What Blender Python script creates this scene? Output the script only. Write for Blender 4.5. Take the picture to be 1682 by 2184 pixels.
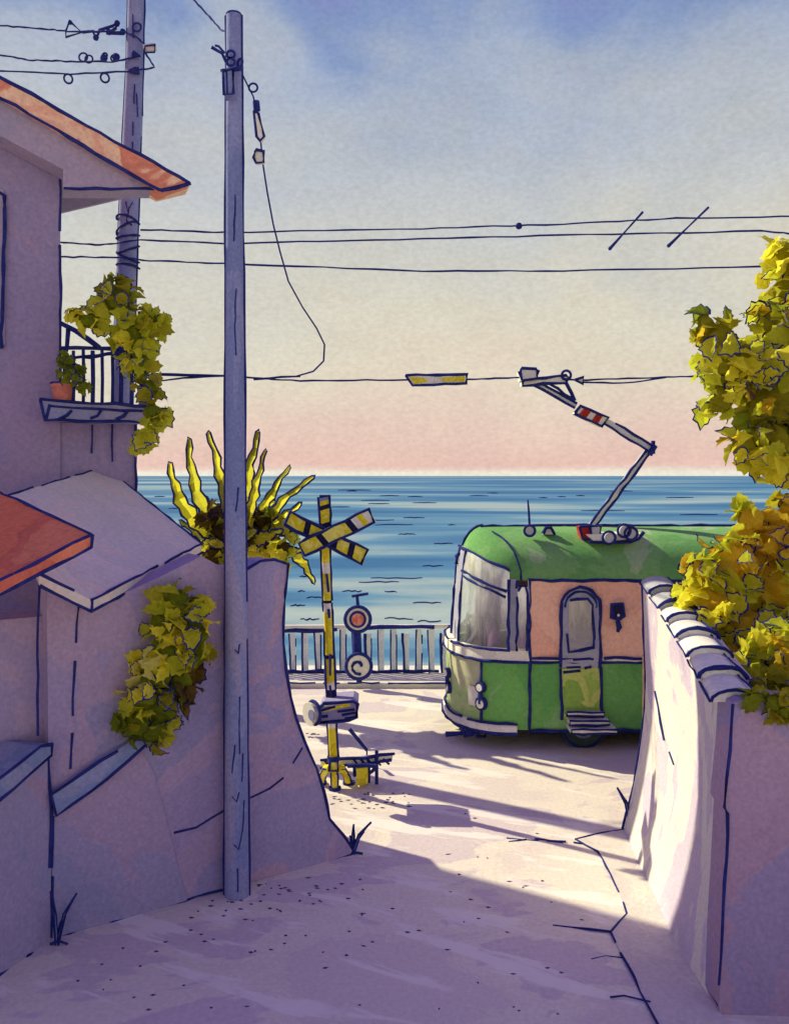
import bpy, math, random
from mathutils import Vector, Matrix, noise as mnoise

for o in list(bpy.data.objects):
    bpy.data.objects.remove(o)
SC = bpy.context.scene
COL = SC.collection
V = Vector
R = random.Random(11)

# ------------------------------------------------------------------ camera, sky, sun, exposure
F, HOR, CX, EYE = 1800.0, 1015.0, 841.0, 4.2      # focal length and horizon in units of a 2184-high picture, eye height in m
cam = bpy.data.cameras.new("camera")
cam.sensor_fit = 'VERTICAL'
cam.sensor_height = 36.0
cam.lens = 36.0 * F / 2184.0
cam.shift_y = -(1092.0 - HOR) / 2184.0
cam.clip_start = 0.1
cam.clip_end = 60000.0
cam_o = bpy.data.objects.new("camera", cam)
COL.objects.link(cam_o)
cam_o.location = (0, 0, EYE)
cam_o.rotation_euler = (math.radians(90), 0, 0)
SC.camera = cam_o

SUN_EL = math.radians(37)
SUN_AZ = (-0.858, 0.514)
LDIR = V((-SUN_AZ[0] * math.cos(SUN_EL), -SUN_AZ[1] * math.cos(SUN_EL), -math.sin(SUN_EL)))
sun = bpy.data.lights.new("sun", 'SUN')
sun.energy = 5.0
sun.angle = math.radians(0.6)
sun.color = (1.0, 0.96, 0.61)
sun_o = bpy.data.objects.new("sun", sun)
COL.objects.link(sun_o)
sun_o.rotation_euler = LDIR.to_track_quat('-Z', 'Y').to_euler()
sun_o.location = (-20, 14, 25)


def rgb(r, g, b):
    f = lambda c: (c / 255.0 / 12.92) if c <= 10 else ((c / 255.0 + 0.055) / 1.055) ** 2.4
    return (f(r), f(g), f(b), 1.0)


world = bpy.data.worlds.new("World")
SC.world = world
world.use_nodes = True
nt = world.node_tree
nt.nodes.clear()
N, L = nt.nodes.new, nt.links.new


def ramp(nt, fac, stops, interp='LINEAR'):
    n = nt.nodes.new('ShaderNodeValToRGB')
    n.color_ramp.interpolation = interp
    e = n.color_ramp.elements
    while len(e) > 1:
        e.remove(e[-1])
    e[0].position, e[0].color = stops[0]
    for p, c in stops[1:]:
        q = e.new(p)
        q.color = c
    if fac is not None:
        nt.links.new(fac, n.inputs[0])
    return n.outputs[0]


def math_n(nt, op, a, b=None, c=None):
    n = nt.nodes.new('ShaderNodeMath')
    n.operation = op
    for i, v in enumerate((a, b, c)):
        if v is None:
            continue
        if isinstance(v, (int, float)):
            n.inputs[i].default_value = v
        else:
            nt.links.new(v, n.inputs[i])
    return n.outputs[0]


def noise_n(nt, vec, scale, detail=3.0, rough=0.55, dist=0.0):
    n = nt.nodes.new('ShaderNodeTexNoise')
    n.inputs['Scale'].default_value = scale
    n.inputs['Detail'].default_value = detail
    n.inputs['Roughness'].default_value = rough
    n.inputs['Distortion'].default_value = dist
    if vec is not None:
        nt.links.new(vec, n.inputs['Vector'])
    return n.outputs['Fac']


def mapping(nt, vec, sc):
    n = nt.nodes.new('ShaderNodeMapping')
    n.inputs['Scale'].default_value = sc
    nt.links.new(vec, n.inputs['Vector'])
    return n.outputs[0]


def mixc(nt, fac, a, b, mode='MIX'):
    n = nt.nodes.new('ShaderNodeMix')
    n.data_type = 'RGBA'
    n.blend_type = mode
    for idx, v in ((0, fac), (6, a), (7, b)):
        if isinstance(v, (int, float)):
            n.inputs[idx].default_value = v
        elif isinstance(v, tuple):
            n.inputs[idx].default_value = v
        else:
            nt.links.new(v, n.inputs[idx])
    return n.outputs[2]


sky = N('ShaderNodeTexSky')
sky.sky_type = 'NISHITA'
sky.sun_disc = False
sky.sun_elevation = SUN_EL
sky.sun_rotation = math.atan2(SUN_AZ[0], SUN_AZ[1])
tc = N('ShaderNodeTexCoord')
sep = N('ShaderNodeSeparateXYZ')
L(tc.outputs['Generated'], sep.inputs[0])
elev = sep.outputs[2]                      # sine of the elevation
cl = noise_n(nt, mapping(nt, tc.outputs['Generated'], (1.0, 1.0, 1.9)), 2.6, 4, 0.5, 0.5)
cl2 = noise_n(nt, mapping(nt, tc.outputs['Generated'], (1.0, 1.0, 1.5)), 9.0, 4, 0.6, 0.5)
e2 = math_n(nt, 'ADD', elev, math_n(nt, 'MULTIPLY_ADD', cl, 0.36, -0.195))
e2 = math_n(nt, 'ADD', e2, math_n(nt, 'MULTIPLY_ADD', cl2, 0.08, -0.04))
# thin veil of cloud: rose at the horizon, cream, then grey, then blue, with violet overhead put in to tint the shade
edge = math_n(nt, 'MULTIPLY', math_n(nt, 'MINIMUM', math_n(nt, 'MULTIPLY', elev, 5.0), 1.0), 1.0)
e3 = mixc(nt, edge, elev, e2)
veil = ramp(nt, e3, [
    (0.000, rgb(246, 240, 224)), (0.005, rgb(246, 238, 220)), (0.009, rgb(238, 198, 186)), (0.045, rgb(236, 206, 190)),
    (0.095, rgb(230, 217, 194)), (0.17, rgb(222, 216, 198)), (0.27, rgb(206, 207, 203)), (0.37, rgb(188, 194, 203)),
    (0.43, rgb(170, 182, 203)), (0.472, rgb(134, 155, 198)), (0.56, rgb(124, 118, 188)), (1.0, rgb(126, 96, 192))])
grain = noise_n(nt, mapping(nt, tc.outputs['Generated'], (1.0, 1.0, 1.6)), 150.0, 2, 0.6)
gr = math_n(nt, 'MULTIPLY_ADD', grain, 0.34, 0.83)
blot = math_n(nt, 'MULTIPLY_ADD', cl2, 0.26, 0.87)
veil = mixc(nt, 1.0, veil, math_n(nt, 'MULTIPLY', gr, blot), 'MULTIPLY')
bg1 = N('ShaderNodeBackground')
bg1.inputs[1].default_value = 0.05
L(sky.outputs[0], bg1.inputs[0])
bg2 = N('ShaderNodeBackground')
bg2.inputs[1].default_value = 0.94
L(veil, bg2.inputs[0])
mx = N('ShaderNodeMixShader')
mx.inputs[0].default_value = 0.90
L(bg1.outputs[0], mx.inputs[1])
L(bg2.outputs[0], mx.inputs[2])
wo = N('ShaderNodeOutputWorld')
L(mx.outputs[0], wo.inputs[0])

SC.render.engine = 'CYCLES'
SC.view_settings.view_transform = 'Standard'
SC.view_settings.look = 'None'
SC.view_settings.exposure = 0.12
SC.view_settings.gamma = 1.0
SC.view_settings.use_curve_mapping = False


# ------------------------------------------------------------------ materials
def mat_base(name):
    m = bpy.data.materials.new(name)
    m.use_nodes = True
    t = m.node_tree
    b = t.nodes['Principled BSDF']
    b.inputs['Roughness'].default_value = 0.9
    b.inputs['Specular IOR Level'].default_value = 0.15
    return m, t, b


def wash(name, tints, scale=1.2, grain=0.16, gscale=24.0, stretch=(1, 1, 1), rough=0.9, edge=0.10, dist=0.6, bump=0.25):
    """Mottled pigment: a few tints that run into each other with a slightly darker seam where two washes meet, and paper-like grain."""
    m, t, b = mat_base(name)
    g = t.nodes.new('ShaderNodeNewGeometry')
    vec = mapping(t, g.outputs['Position'], stretch)
    n1 = noise_n(t, vec, scale, 4, 0.55, dist)
    stops = []
    k = len(tints)
    for i, c in enumerate(tints):
        lo = 0.34 + 0.32 * i / k
        hi = 0.34 + 0.32 * (i + 1) / k
        if i:
            stops.append((lo + 0.012, c))
            d = tuple(x * (1 - edge) for x in c[:3]) + (1,)
            stops.append((lo + 0.022, d))
            stops.append((lo + 0.05, c))
        else:
            stops.append((0.0, c))
        stops.append((hi, c))
    stops.sort(key=lambda s: s[0])
    col = ramp(t, n1, stops)
    n2 = noise_n(t, g.outputs['Position'], gscale, 3, 0.65)
    n3 = noise_n(t, g.outputs['Position'], scale * 0.45, 2, 0.5)
    f = math_n(t, 'MULTIPLY_ADD', n2, grain * 5, 1 - grain * 2.5)
    f = math_n(t, 'MULTIPLY', f, math_n(t, 'MULTIPLY_ADD', n3, 0.22, 0.89))
    col = mixc(t, 1.0, col, f, 'MULTIPLY')
    t.links.new(col, b.inputs['Base Color'])
    b.inputs['Roughness'].default_value = rough
    if bump:
        bp = t.nodes.new('ShaderNodeBump')
        bp.inputs['Strength'].default_value = bump
        bp.inputs['Distance'].default_value = 0.02
        t.links.new(n2, bp.inputs['Height'])
        t.links.new(bp.outputs[0], b.inputs['Normal'])
    return m


M = {}
M['ink'] = wash('navy_ink', [rgb(36, 44, 116), rgb(46, 54, 130)], 6, 0.1, bump=0)
M['road'] = wash('pale_road', [rgb(222, 209, 203), rgb(230, 219, 207), rgb(216, 201, 204)], 0.5, 0.09, 22, (1, 1.6, 1), edge=0.04)
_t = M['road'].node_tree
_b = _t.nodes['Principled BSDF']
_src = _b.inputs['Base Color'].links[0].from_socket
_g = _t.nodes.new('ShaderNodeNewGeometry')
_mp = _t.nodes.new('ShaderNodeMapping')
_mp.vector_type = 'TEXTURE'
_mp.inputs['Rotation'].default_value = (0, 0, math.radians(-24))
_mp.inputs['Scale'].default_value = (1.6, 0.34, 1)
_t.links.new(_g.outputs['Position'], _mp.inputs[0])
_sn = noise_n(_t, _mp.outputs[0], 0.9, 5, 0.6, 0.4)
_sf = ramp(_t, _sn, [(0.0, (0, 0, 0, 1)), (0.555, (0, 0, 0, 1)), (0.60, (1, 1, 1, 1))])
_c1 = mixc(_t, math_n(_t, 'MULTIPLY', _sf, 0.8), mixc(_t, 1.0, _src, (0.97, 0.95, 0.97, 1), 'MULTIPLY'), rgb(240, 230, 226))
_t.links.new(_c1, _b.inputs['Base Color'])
M['pave'] = wash('pale_slab', [rgb(212, 198, 198), rgb(220, 208, 202)], 0.9, 0.10, 22)
M['picket'] = wash('pale_picket', [rgb(232, 236, 238), rgb(222, 230, 236)], 2.0, 0.06)
M['kerb'] = wash('grey_kerb', [rgb(214, 206, 202), rgb(224, 216, 208)], 1.5, 0.10)
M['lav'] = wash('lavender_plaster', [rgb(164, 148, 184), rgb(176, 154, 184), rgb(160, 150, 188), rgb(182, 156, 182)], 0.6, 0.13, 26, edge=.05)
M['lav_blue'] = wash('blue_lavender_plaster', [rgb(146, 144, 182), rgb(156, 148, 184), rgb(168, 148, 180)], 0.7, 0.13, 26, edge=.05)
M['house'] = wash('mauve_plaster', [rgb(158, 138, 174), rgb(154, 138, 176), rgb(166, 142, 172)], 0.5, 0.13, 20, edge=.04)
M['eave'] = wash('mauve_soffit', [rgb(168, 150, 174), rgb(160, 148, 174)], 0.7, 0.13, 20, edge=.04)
M['salmon'] = wash('salmon_board', [rgb(240, 176, 150), rgb(246, 198, 166), rgb(226, 140, 116)], 1.0, 0.14, 20)
M['terra'] = wash('terracotta_roof', [rgb(220, 118, 92), rgb(208, 110, 92), rgb(226, 132, 104)], 0.9, 0.14, 22)
M['greyroof'] = wash('pink_grey_roof', [rgb(232, 214, 210), rgb(226, 212, 208), rgb(236, 214, 206)], 0.7, 0.10, 22, edge=.04)
M['white'] = wash('cream_white', [rgb(240, 234, 222), rgb(232, 226, 216)], 2.0, 0.08)
M['wallwhite'] = wash('cream_render', [rgb(220, 208, 208), rgb(204, 186, 208), rgb(226, 216, 212), rgb(210, 194, 210)], 0.8, 0.12, 30, (1, 1, 0.45), edge=.04)  # cream render; the lavender mottles put the wall's shade tint into the colour
M['wallshade'] = wash('shade_mauve_render', [rgb(168, 144, 176), rgb(158, 142, 180), rgb(174, 146, 174)], 0.6, 0.13, 26, edge=.05)  # end face of the cream wall, its mauve shade put into the colour
M['tile'] = wash('cream_tile', [rgb(246, 240, 226), rgb(238, 232, 220)], 2.5, 0.10, 30)
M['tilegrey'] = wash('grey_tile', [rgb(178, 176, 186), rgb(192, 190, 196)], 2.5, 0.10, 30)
M['pole'] = wash('blue_timber', [rgb(122, 130, 178), rgb(138, 142, 186), rgb(158, 152, 184)], 2.2, 0.16, 30, (1, 1, 0.16))
M['polefar'] = wash('blue_timber_far', [rgb(128, 134, 182), rgb(142, 146, 188)], 2.2, 0.14, 24, (1, 1, 0.2))
M['coping'] = wash('blue_coping', [rgb(128, 140, 184), rgb(146, 150, 188)], 1.5, 0.14)
M['green'] = wash('tram_green', [rgb(104, 166, 92), rgb(116, 178, 96), rgb(136, 184, 120)], 0.9, 0.12, 18, edge=0.06)
M['roofgreen'] = wash('tram_roof_green', [rgb(108, 162, 94), rgb(124, 172, 106), rgb(158, 184, 140)], 0.7, 0.12, 18, edge=0.06)
M['litgreen'] = wash('tram_lit_green', [rgb(156, 184, 122), rgb(176, 196, 140), rgb(188, 188, 156)], 1.1, 0.12, 18, edge=0.07)  # body green with the sunlit tone of the front painted in
M['doorgreen'] = wash('door_yellow_green', [rgb(160, 190, 90), rgb(192, 202, 110), rgb(142, 180, 84)], 1.6, 0.12, 18)
M['tramsalmon'] = wash('tram_salmon', [rgb(250, 196, 170), rgb(246, 186, 162)], 0.8, 0.12, 18)
M['frame'] = wash('tram_grey_frame', [rgb(158, 158, 182), rgb(172, 170, 188)], 2.0, 0.12)
M['seat'] = wash('purple_seat', [rgb(176, 132, 176), rgb(190, 148, 184)], 3.0, 0.14)
M['metal'] = wash('pale_metal', [rgb(206, 206, 210), rgb(222, 220, 216)], 3.0, 0.08, rough=0.6)
M['red'] = wash('red_insulator', [rgb(190, 60, 44), rgb(170, 50, 40)], 5.0, 0.14)
M['yellow'] = wash('signal_yellow', [rgb(236, 220, 60), rgb(228, 206, 40), rgb(240, 228, 110)], 5.0, 0.12, 30)
M['black'] = wash('ink_black', [rgb(40, 34, 60), rgb(30, 30, 66)], 5.0, 0.1)
M['dark'] = wash('dark_undercarriage', [rgb(50, 60, 78), rgb(58, 66, 92)], 2.0, 0.14)
M['tyre'] = wash('dark_green_wheel', [rgb(60, 78, 76), rgb(70, 86, 84)], 2.0, 0.14)
M['pot'] = wash('pot_pink', [rgb(226, 140, 124), rgb(216, 128, 116)], 3.0, 0.14)
M['trunk'] = wash('brown_trunk', [rgb(96, 72, 62), rgb(120, 92, 70), rgb(80, 64, 70)], 4.0, 0.16)
M['stone'] = wash('dark_pebble', [rgb(70, 66, 110), rgb(90, 80, 116)], 4.0, 0.1)
M['signred'] = wash('lamp_red', [rgb(214, 110, 96), rgb(226, 150, 134)], 6.0, 0.1)
LEAF = {
    'yellow': [rgb(246, 236, 72), rgb(238, 226, 56)], 'pale': [rgb(234, 228, 128), rgb(238, 230, 112)],
    'olive': [rgb(166, 158, 38), rgb(182, 172, 44)], 'green': [rgb(132, 144, 36), rgb(150, 158, 42)],
    'gold': [rgb(222, 186, 48), rgb(232, 200, 62)], 'brown': [rgb(104, 84, 44), rgb(124, 100, 42)],
    'lime': [rgb(206, 208, 54), rgb(216, 212, 64)]}
for k, v in LEAF.items():
    m_ = wash('leaf_' + k, v, 3.0, 0.10, 26, bump=0.1)
    t_ = m_.node_tree
    pb_ = t_.nodes['Principled BSDF']
    tl_ = t_.nodes.new('ShaderNodeBsdfTranslucent')
    ms_ = t_.nodes.new('ShaderNodeMixShader')
    ms_.inputs[0].default_value = 0.58
    t_.links.new(pb_.inputs['Base Color'].links[0].from_socket, tl_.inputs[0])
    t_.links.new(pb_.outputs[0], ms_.inputs[1])
    t_.links.new(tl_.outputs[0], ms_.inputs[2])
    t_.links.new(ms_.outputs[0], t_.nodes['Material Output'].inputs[0])
    M['leaf_' + k] = m_

# glass with a pale reflective sheen painted in, denser towards the top
mg, tg, bgn = mat_base('milky_glass')
gg = tg.nodes.new('ShaderNodeNewGeometry')
gn = noise_n(tg, mapping(tg, gg.outputs['Position'], (5.0, 5.0, 1.2)), 2.4, 3, 0.6, 0.8)
tg.links.new(ramp(tg, gn, [(0.35, rgb(226, 230, 224)), (0.55, rgb(240, 240, 230)), (0.65, rgb(248, 246, 236))]), bgn.inputs['Base Color'])
bgn.inputs['Roughness'].default_value = 0.25
bgn.inputs['Specular IOR Level'].default_value = 0.4
tr = tg.nodes.new('ShaderNodeBsdfTransparent')
gls = tg.nodes.new('ShaderNodeBsdfGlossy')
gls.inputs['Roughness'].default_value = 0.18
gmx = tg.nodes.new('ShaderNodeMixShader')
gmx.inputs[0].default_value = 0.45
tg.links.new(bgn.outputs[0], gmx.inputs[1])
tg.links.new(gls.outputs[0], gmx.inputs[2])
mxg = tg.nodes.new('ShaderNodeMixShader')
gz = tg.nodes.new('ShaderNodeSeparateXYZ')
tg.links.new(gg.outputs['Position'], gz.inputs[0])
gf = math_n(tg, 'MINIMUM', math_n(tg, 'MAXIMUM', math_n(tg, 'MULTIPLY_ADD', gz.outputs[2], 1.0, -1.45), 0.22), 0.90)
tg.links.new(math_n(tg, 'MULTIPLY', gf, math_n(tg, 'MULTIPLY_ADD', gn, 1.0, 0.5)), mxg.inputs[0])
tg.links.new(tr.outputs[0], mxg.inputs[1])
tg.links.new(gmx.outputs[0], mxg.inputs[2])
tg.links.new(mxg.outputs[0], tg.nodes['Material Output'].inputs[0])
M['glass'] = mg

# sea: long streaks of pale and deep blue at several scales
ms, ts, bs = mat_base('sea_water')
gs = ts.nodes.new('ShaderNodeNewGeometry')
P0 = gs.outputs['Position']
sx = ts.nodes.new('ShaderNodeSeparateXYZ')
ts.links.new(P0, sx.inputs[0])
lg = math_n(ts, 'LOGARITHM', math_n(ts, 'MAXIMUM', sx.outputs[1], 1.0), 2.718)
ag = math_n(ts, 'DIVIDE', sx.outputs[0], math_n(ts, 'MAXIMUM', math_n(ts, 'POWER', sx.outputs[1], 0.85), 1.0))
cb = ts.nodes.new('ShaderNodeCombineXYZ')
ts.links.new(math_n(ts, 'MULTIPLY', ag, 0.9), cb.inputs[0])
ts.links.new(math_n(ts, 'MULTIPLY', lg, 4.6), cb.inputs[1])
sa = noise_n(ts, cb.outputs[0], 1.0, 2, 0.5, 0.35)
cb2 = ts.nodes.new('ShaderNodeCombineXYZ')
ts.links.new(math_n(ts, 'MULTIPLY', ag, 3.0), cb2.inputs[0])
ts.links.new(math_n(ts, 'MULTIPLY', lg, 16.0), cb2.inputs[1])
sb = noise_n(ts, cb2.outputs[0], 1.0, 3, 0.55, 0.3)
sd = noise_n(ts, mapping(ts, P0, (0.35, 1.2, 0)), 1.0, 3, 0.6)
mixv = math_n(ts, 'ADD', math_n(ts, 'MULTIPLY', sa, 0.88), math_n(ts, 'MULTIPLY', sb, 0.12))
mixv = math_n(ts, 'ADD', mixv, math_n(ts, 'MULTIPLY_ADD', sd, 0.06, -0.02))
near_ = math_n(ts, 'MINIMUM', math_n(ts, 'MAXIMUM', math_n(ts, 'MULTIPLY_ADD', lg, -0.16, 0.64), -0.06), 0.10)
mixv = math_n(ts, 'ADD', mixv, near_)
scol = ramp(ts, mixv, [(0.34, rgb(58, 106, 150)), (0.44, rgb(78, 124, 162)), (0.50, rgb(98, 140, 168)), (0.54, rgb(132, 158, 172)), (0.60, rgb(152, 170, 174)), (0.70, rgb(164, 178, 178))], 'EASE')
sg = noise_n(ts, mapping(ts, P0, (1.5, 0.5, 1)), 1.0, 4, 0.7)
scol = mixc(ts, 1.0, scol, math_n(ts, 'MULTIPLY_ADD', sg, 0.2, 0.9), 'MULTIPLY')
ts.links.new(scol, bs.inputs['Base Color'])
bs.inputs['Roughness'].default_value = 0.75
bs.inputs['Specular IOR Level'].default_value = 0.05
M['sea'] = ms


# ------------------------------------------------------------------ pixel <-> world helpers (used to measure, all results are plain metres)
def P(x, y, Y):
    return V(((x - CX) / F * Y, Y, EYE - (y - HOR) / F * Y))


def G(x, y, z=0.0):
    Y = F * (EYE - z) / (y - HOR)
    return V(((x - CX) / F * Y, Y, z))


class Plane:
    def __init__(s, p, d):
        s.p = V((p[0], p[1], 0))
        s.d = V((d[0], d[1], 0)).normalized()
        s.n = V((s.d.y, -s.d.x, 0))            # towards the camera

    def at(s, x, y, off=0.0):
        p = s.p + s.n * off
        r = V(((x - CX) / F, 1.0, -(y - HOR) / F))
        t = (p - V((0, 0, EYE))).dot(s.n) / r.dot(s.n)
        return V((0, 0, EYE)) + r * t

    def uvz(s, u, v, z):
        return s.p + s.d * u - s.n * v + V((0, 0, z))


# ------------------------------------------------------------------ mesh builder
class MB:
    def __init__(s, *mats):
        s.v, s.f, s.m, s.sm, s.mats = [], [], [], [], list(mats)

    def mi(s, name):
        if name not in s.mats:
            s.mats.append(name)
        return s.mats.index(name)

    def poly(s, pts, m=None, smooth=False):
        b = len(s.v)
        s.v += [tuple(p) for p in pts]
        s.f.append(list(range(b, b + len(pts))))
        s.m.append(s.mi(m) if m else 0)
        s.sm.append(smooth)

    def grid(s, rows, m=None, smooth=True, closed=False):
        b = len(s.v)
        w = len(rows[0])
        for r in rows:
            s.v += [tuple(p) for p in r]
        for i in range(len(rows) - 1):
            for j in range(w if closed else w - 1):
                k = (j + 1) % w
                s.f.append([b + i * w + j, b + i * w + k, b + (i + 1) * w + k, b + (i + 1) * w + j])
                s.m.append(s.mi(m) if m else 0)
                s.sm.append(smooth)

    def prism(s, pts, vec, m=None, side=None, back=True):
        vec = V(vec)
        n = len(pts)
        b = len(s.v)
        s.v += [tuple(p) for p in pts] + [tuple(V(p) + vec) for p in pts]
        mi, ms_ = (s.mi(m) if m else 0), (s.mi(side or m) if (side or m) else 0)
        s.f.append(list(range(b, b + n)))
        s.m.append(mi)
        s.sm.append(False)
        if back:
            s.f.append(list(range(b + 2 * n - 1, b + n - 1, -1)))
            s.m.append(mi)
            s.sm.append(False)
        for i in range(n):
            j = (i + 1) % n
            s.f.append([b + i, b + n + i, b + n + j, b + j])
            s.m.append(ms_)
            s.sm.append(False)

    def box(s, a, c, m=None):
        x0, y0, z0 = a
        x1, y1, z1 = c
        s.prism([(x0, y0, z0), (x1, y0, z0), (x1, y0, z1), (x0, y0, z1)], (0, y1 - y0, 0), m)

    def tube(s, pts, r, n=6, m=None, smooth=True, caps=True):
        pts = [V(p) for p in pts]
        rs = r if isinstance(r, (list, tuple)) else [r] * len(pts)
        rows = []
        up = V((0, 0, 1))
        for i, p in enumerate(pts):
            d = (pts[min(i + 1, len(pts) - 1)] - pts[max(i - 1, 0)])
            if d.length < 1e-9:
                d = V((0, 0, 1))
            d.normalize()
            a = d.cross(up)
            if a.length < 0.1:
                a = d.cross(V((0, 1, 0)))
            a.normalize()
            c = a.cross(d)
            rows.append([p + (a * math.cos(6.28318 * k / n) + c * math.sin(6.28318 * k / n)) * rs[i] for k in range(n)])
        s.grid(rows, m, smooth, True)
        if caps:
            s.poly(rows[0][::-1], m)
            s.poly(rows[-1], m)

    def ink(s, pts, r=0.012, wob=0.5, gaps=0.0, step=0.16, m='ink'):
        """A pen stroke: a thin dark ridge with uneven width, broken here and there."""
        pts = [V(p) for p in pts]
        r = r * 1.3
        out = []
        for a, b in zip(pts[:-1], pts[1:]):
            k = max(1, int((b - a).length / step))
            out += [a.lerp(b, i / k) for i in range(k)]
        out.append(pts[-1])
        out = [p + V((R.uniform(-1, 1), R.uniform(-1, 1), R.uniform(-1, 1))) * r * wob for p in out]
        seg = []
        for i, p in enumerate(out):
            seg.append(p)
            if len(seg) > 2 and R.random() < gaps:
                s.tube(seg, [r * R.uniform(0.75, 1.2) for _ in seg], 4, m)
                seg = []
        if len(seg) > 1:
            s.tube(seg, [r * R.uniform(0.75, 1.2) for _ in seg], 4, m)

    def loop(s, pts, r=0.012, **k):
        s.ink(list(pts) + [pts[0]], r, **k)

    def ball(s, c, r, m=None, seg=10, rings=6):
        c = V(c)
        rx, ry, rz = r if isinstance(r, (list, tuple)) else (r, r, r)
        rows = []
        for i in range(rings + 1):
            a = math.pi * i / rings
            rows.append([c + V((rx * math.sin(a) * math.cos(6.28318 * j / seg), ry * math.sin(a) * math.sin(6.28318 * j / seg), rz * math.cos(a))) for j in range(seg)])
        s.grid(rows, m, True, True)

    def ring(s, c, R0, r, axis=(0, 1, 0), m=None, n=22):
        c, ax = V(c), V(axis).normalized()
        a = ax.cross(V((0, 0, 1)))
        if a.length < 0.1:
            a = V((1, 0, 0))
        a.normalize()
        b = a.cross(ax)
        rows = []
        for i in range(n + 1):
            t = 6.28318 * i / n
            d = a * math.cos(t) + b * math.sin(t)
            rows.append([c + d * R0 + (d * math.cos(6.28318 * k / 6) + ax * math.sin(6.28318 * k / 6)) * r for k in range(6)])
        s.grid(rows, m, True, True)

    def disc(s, c, r, axis, thick, m=None, n=20):
        c, ax = V(c), V(axis).normalized()
        a = ax.cross(V((0, 0, 1)))
        if a.length < 0.1:
            a = V((1, 0, 0))
        a.normalize()
        b = a.cross(ax)
        s.prism([c + (a * math.cos(6.28318 * i / n) + b * math.sin(6.28318 * i / n)) * r for i in range(n)], ax * thick, m)

    def build(s, name, parent=None, label=None, cat=None, kind=None, group=None):
        me = bpy.data.meshes.new(name)
        me.from_pydata(s.v, [], s.f)
        for n in s.mats:
            me.materials.append(M[n])
        me.polygons.foreach_set('material_index', s.m)
        me.polygons.foreach_set('use_smooth', s.sm)
        me.update()
        o = bpy.data.objects.new(name, me)
        COL.objects.link(o)
        o.parent = parent
        return tag(o, label, cat, kind, group)


def tag(o, label=None, cat=None, kind=None, group=None):
    for k, v in (('label', label), ('category', cat), ('kind', kind), ('group', group)):
        if v:
            o[k] = v
    return o


def thing(name, label, cat, group=None, kind=None):
    """An Empty at the world origin's frame that parents the parts of one thing; moved to the thing's base by rebase() at the end."""
    o = bpy.data.objects.new(name, None)
    o.empty_display_size = 0.2
    COL.objects.link(o)
    return tag(o, label, cat, kind, group)


# ------------------------------------------------------------------ the setting
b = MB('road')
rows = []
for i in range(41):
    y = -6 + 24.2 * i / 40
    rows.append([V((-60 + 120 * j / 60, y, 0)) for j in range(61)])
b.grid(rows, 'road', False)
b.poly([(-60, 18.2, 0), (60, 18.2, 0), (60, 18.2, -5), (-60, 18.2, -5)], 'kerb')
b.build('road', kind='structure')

b = MB('sea')
b.poly([(-40000, 17.5, -3), (40000, 17.5, -3), (40000, 50000, -3), (-40000, 50000, -3)])
b.build('sea', kind='structure')

b = MB('kerb')
b.box((-20, 16.7, -0.2), (30, 18.25, 0.10))
b.ink([(-20, 16.7, 0.10), (30, 16.7, 0.10)], 0.014, gaps=0.25)
b.build('seaside_pavement', kind='structure')

# ripples on the water
b = MB('ink')
for (x0, x1, y) in [(720, 790, 1046), (810, 850, 1058), (870, 900, 1060), (740, 760, 1048), (705, 745, 1082), (770, 830, 1068), (785, 830, 1075),
                    (880, 930, 1073), (1000, 1040, 1058), (1150, 1165, 1062), (1190, 1205, 1060), (1228, 1246, 1058), (1040, 1060, 1052),
                    (740, 840, 1110), (800, 880, 1120), (860, 905, 1105), (640, 665, 1230), (790, 900, 1234), (765, 850, 1242),
                    (820, 845, 1262), (690, 715, 1170), (850, 885, 1140), (925, 965, 1160), (620, 650, 1292), (636, 650, 1262), (655, 690, 1275),
                    (880, 940, 1286), (900, 945, 1208), (730, 770, 1262), (330, 350, 1060), (360, 400, 1085), (1300, 1345, 1048), (1420, 1480, 1062),
                    (820, 880, 1320), (890, 940, 1326), (640, 680, 1322), (1240, 1330, 1090), (1450, 1530, 1098), (955, 970, 1120)]:
    Y = F * (EYE + 3) / (y - HOR)
    w = 1.9 * Y / F
    pts = [V(((x0 + (x1 - x0) * k / 6 - CX) / F * Y, Y + R.uniform(-1, 1) * w * 6, -2.98)) for k in range(7)]
    b.tube(pts, [w * (0.5 + 0.6 * math.sin(3.1416 * (k + 0.5) / 7)) for k in range(7)], 4, 'ink')
b.build('ripples', kind='stuff', label='dark blue wavelets on the sea')

# footpath slabs along the right wall
pav = MB('pave')
PE = [G(1225, 1792), G(1275, 1818), G(1310, 1885), G(1336, 1950), G(1300, 1990), G(1350, 2085), G(1402, 2190), G(1470, 2330)]
PW = [G(1375, 1760), G(1345, 1768), G(1400, 1880), G(1450, 1985), G(1490, 2068), G(1535, 2160), G(1590, 2270), G(1640, 2380)]
h = V((0, 0, 0.012))
top = [p + h for p in PE] + [p + h for p in PW[::-1]]
top.reverse()
slab_joints = [(0, 3), (3, 5), (5, 7)]
pv = MB('pave')
pv.prism([p - h * 2 for p in top], (0, 0, 0.024), 'pave')
pv.ink([p + h for p in PE], 0.009, gaps=0.10)
pv.ink([PE[0] + h, PE[0].lerp(PW[1], 0.5) + h + V((0, 0.03, 0)), PW[1] + h], 0.009, gaps=0.1)
for i in (4,):
    pv.ink([PE[i] + h, PE[i] + V((-0.5, 0.14, -0.01)) + h], 0.009)
pv.ink([G(1085, 1795) + V((0, 0, .004)), G(1140, 1790) + V((0, 0, .004)), G(1240, 1800) + V((0, 0, .01))], 0.008, gaps=0.45, step=0.08)
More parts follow.
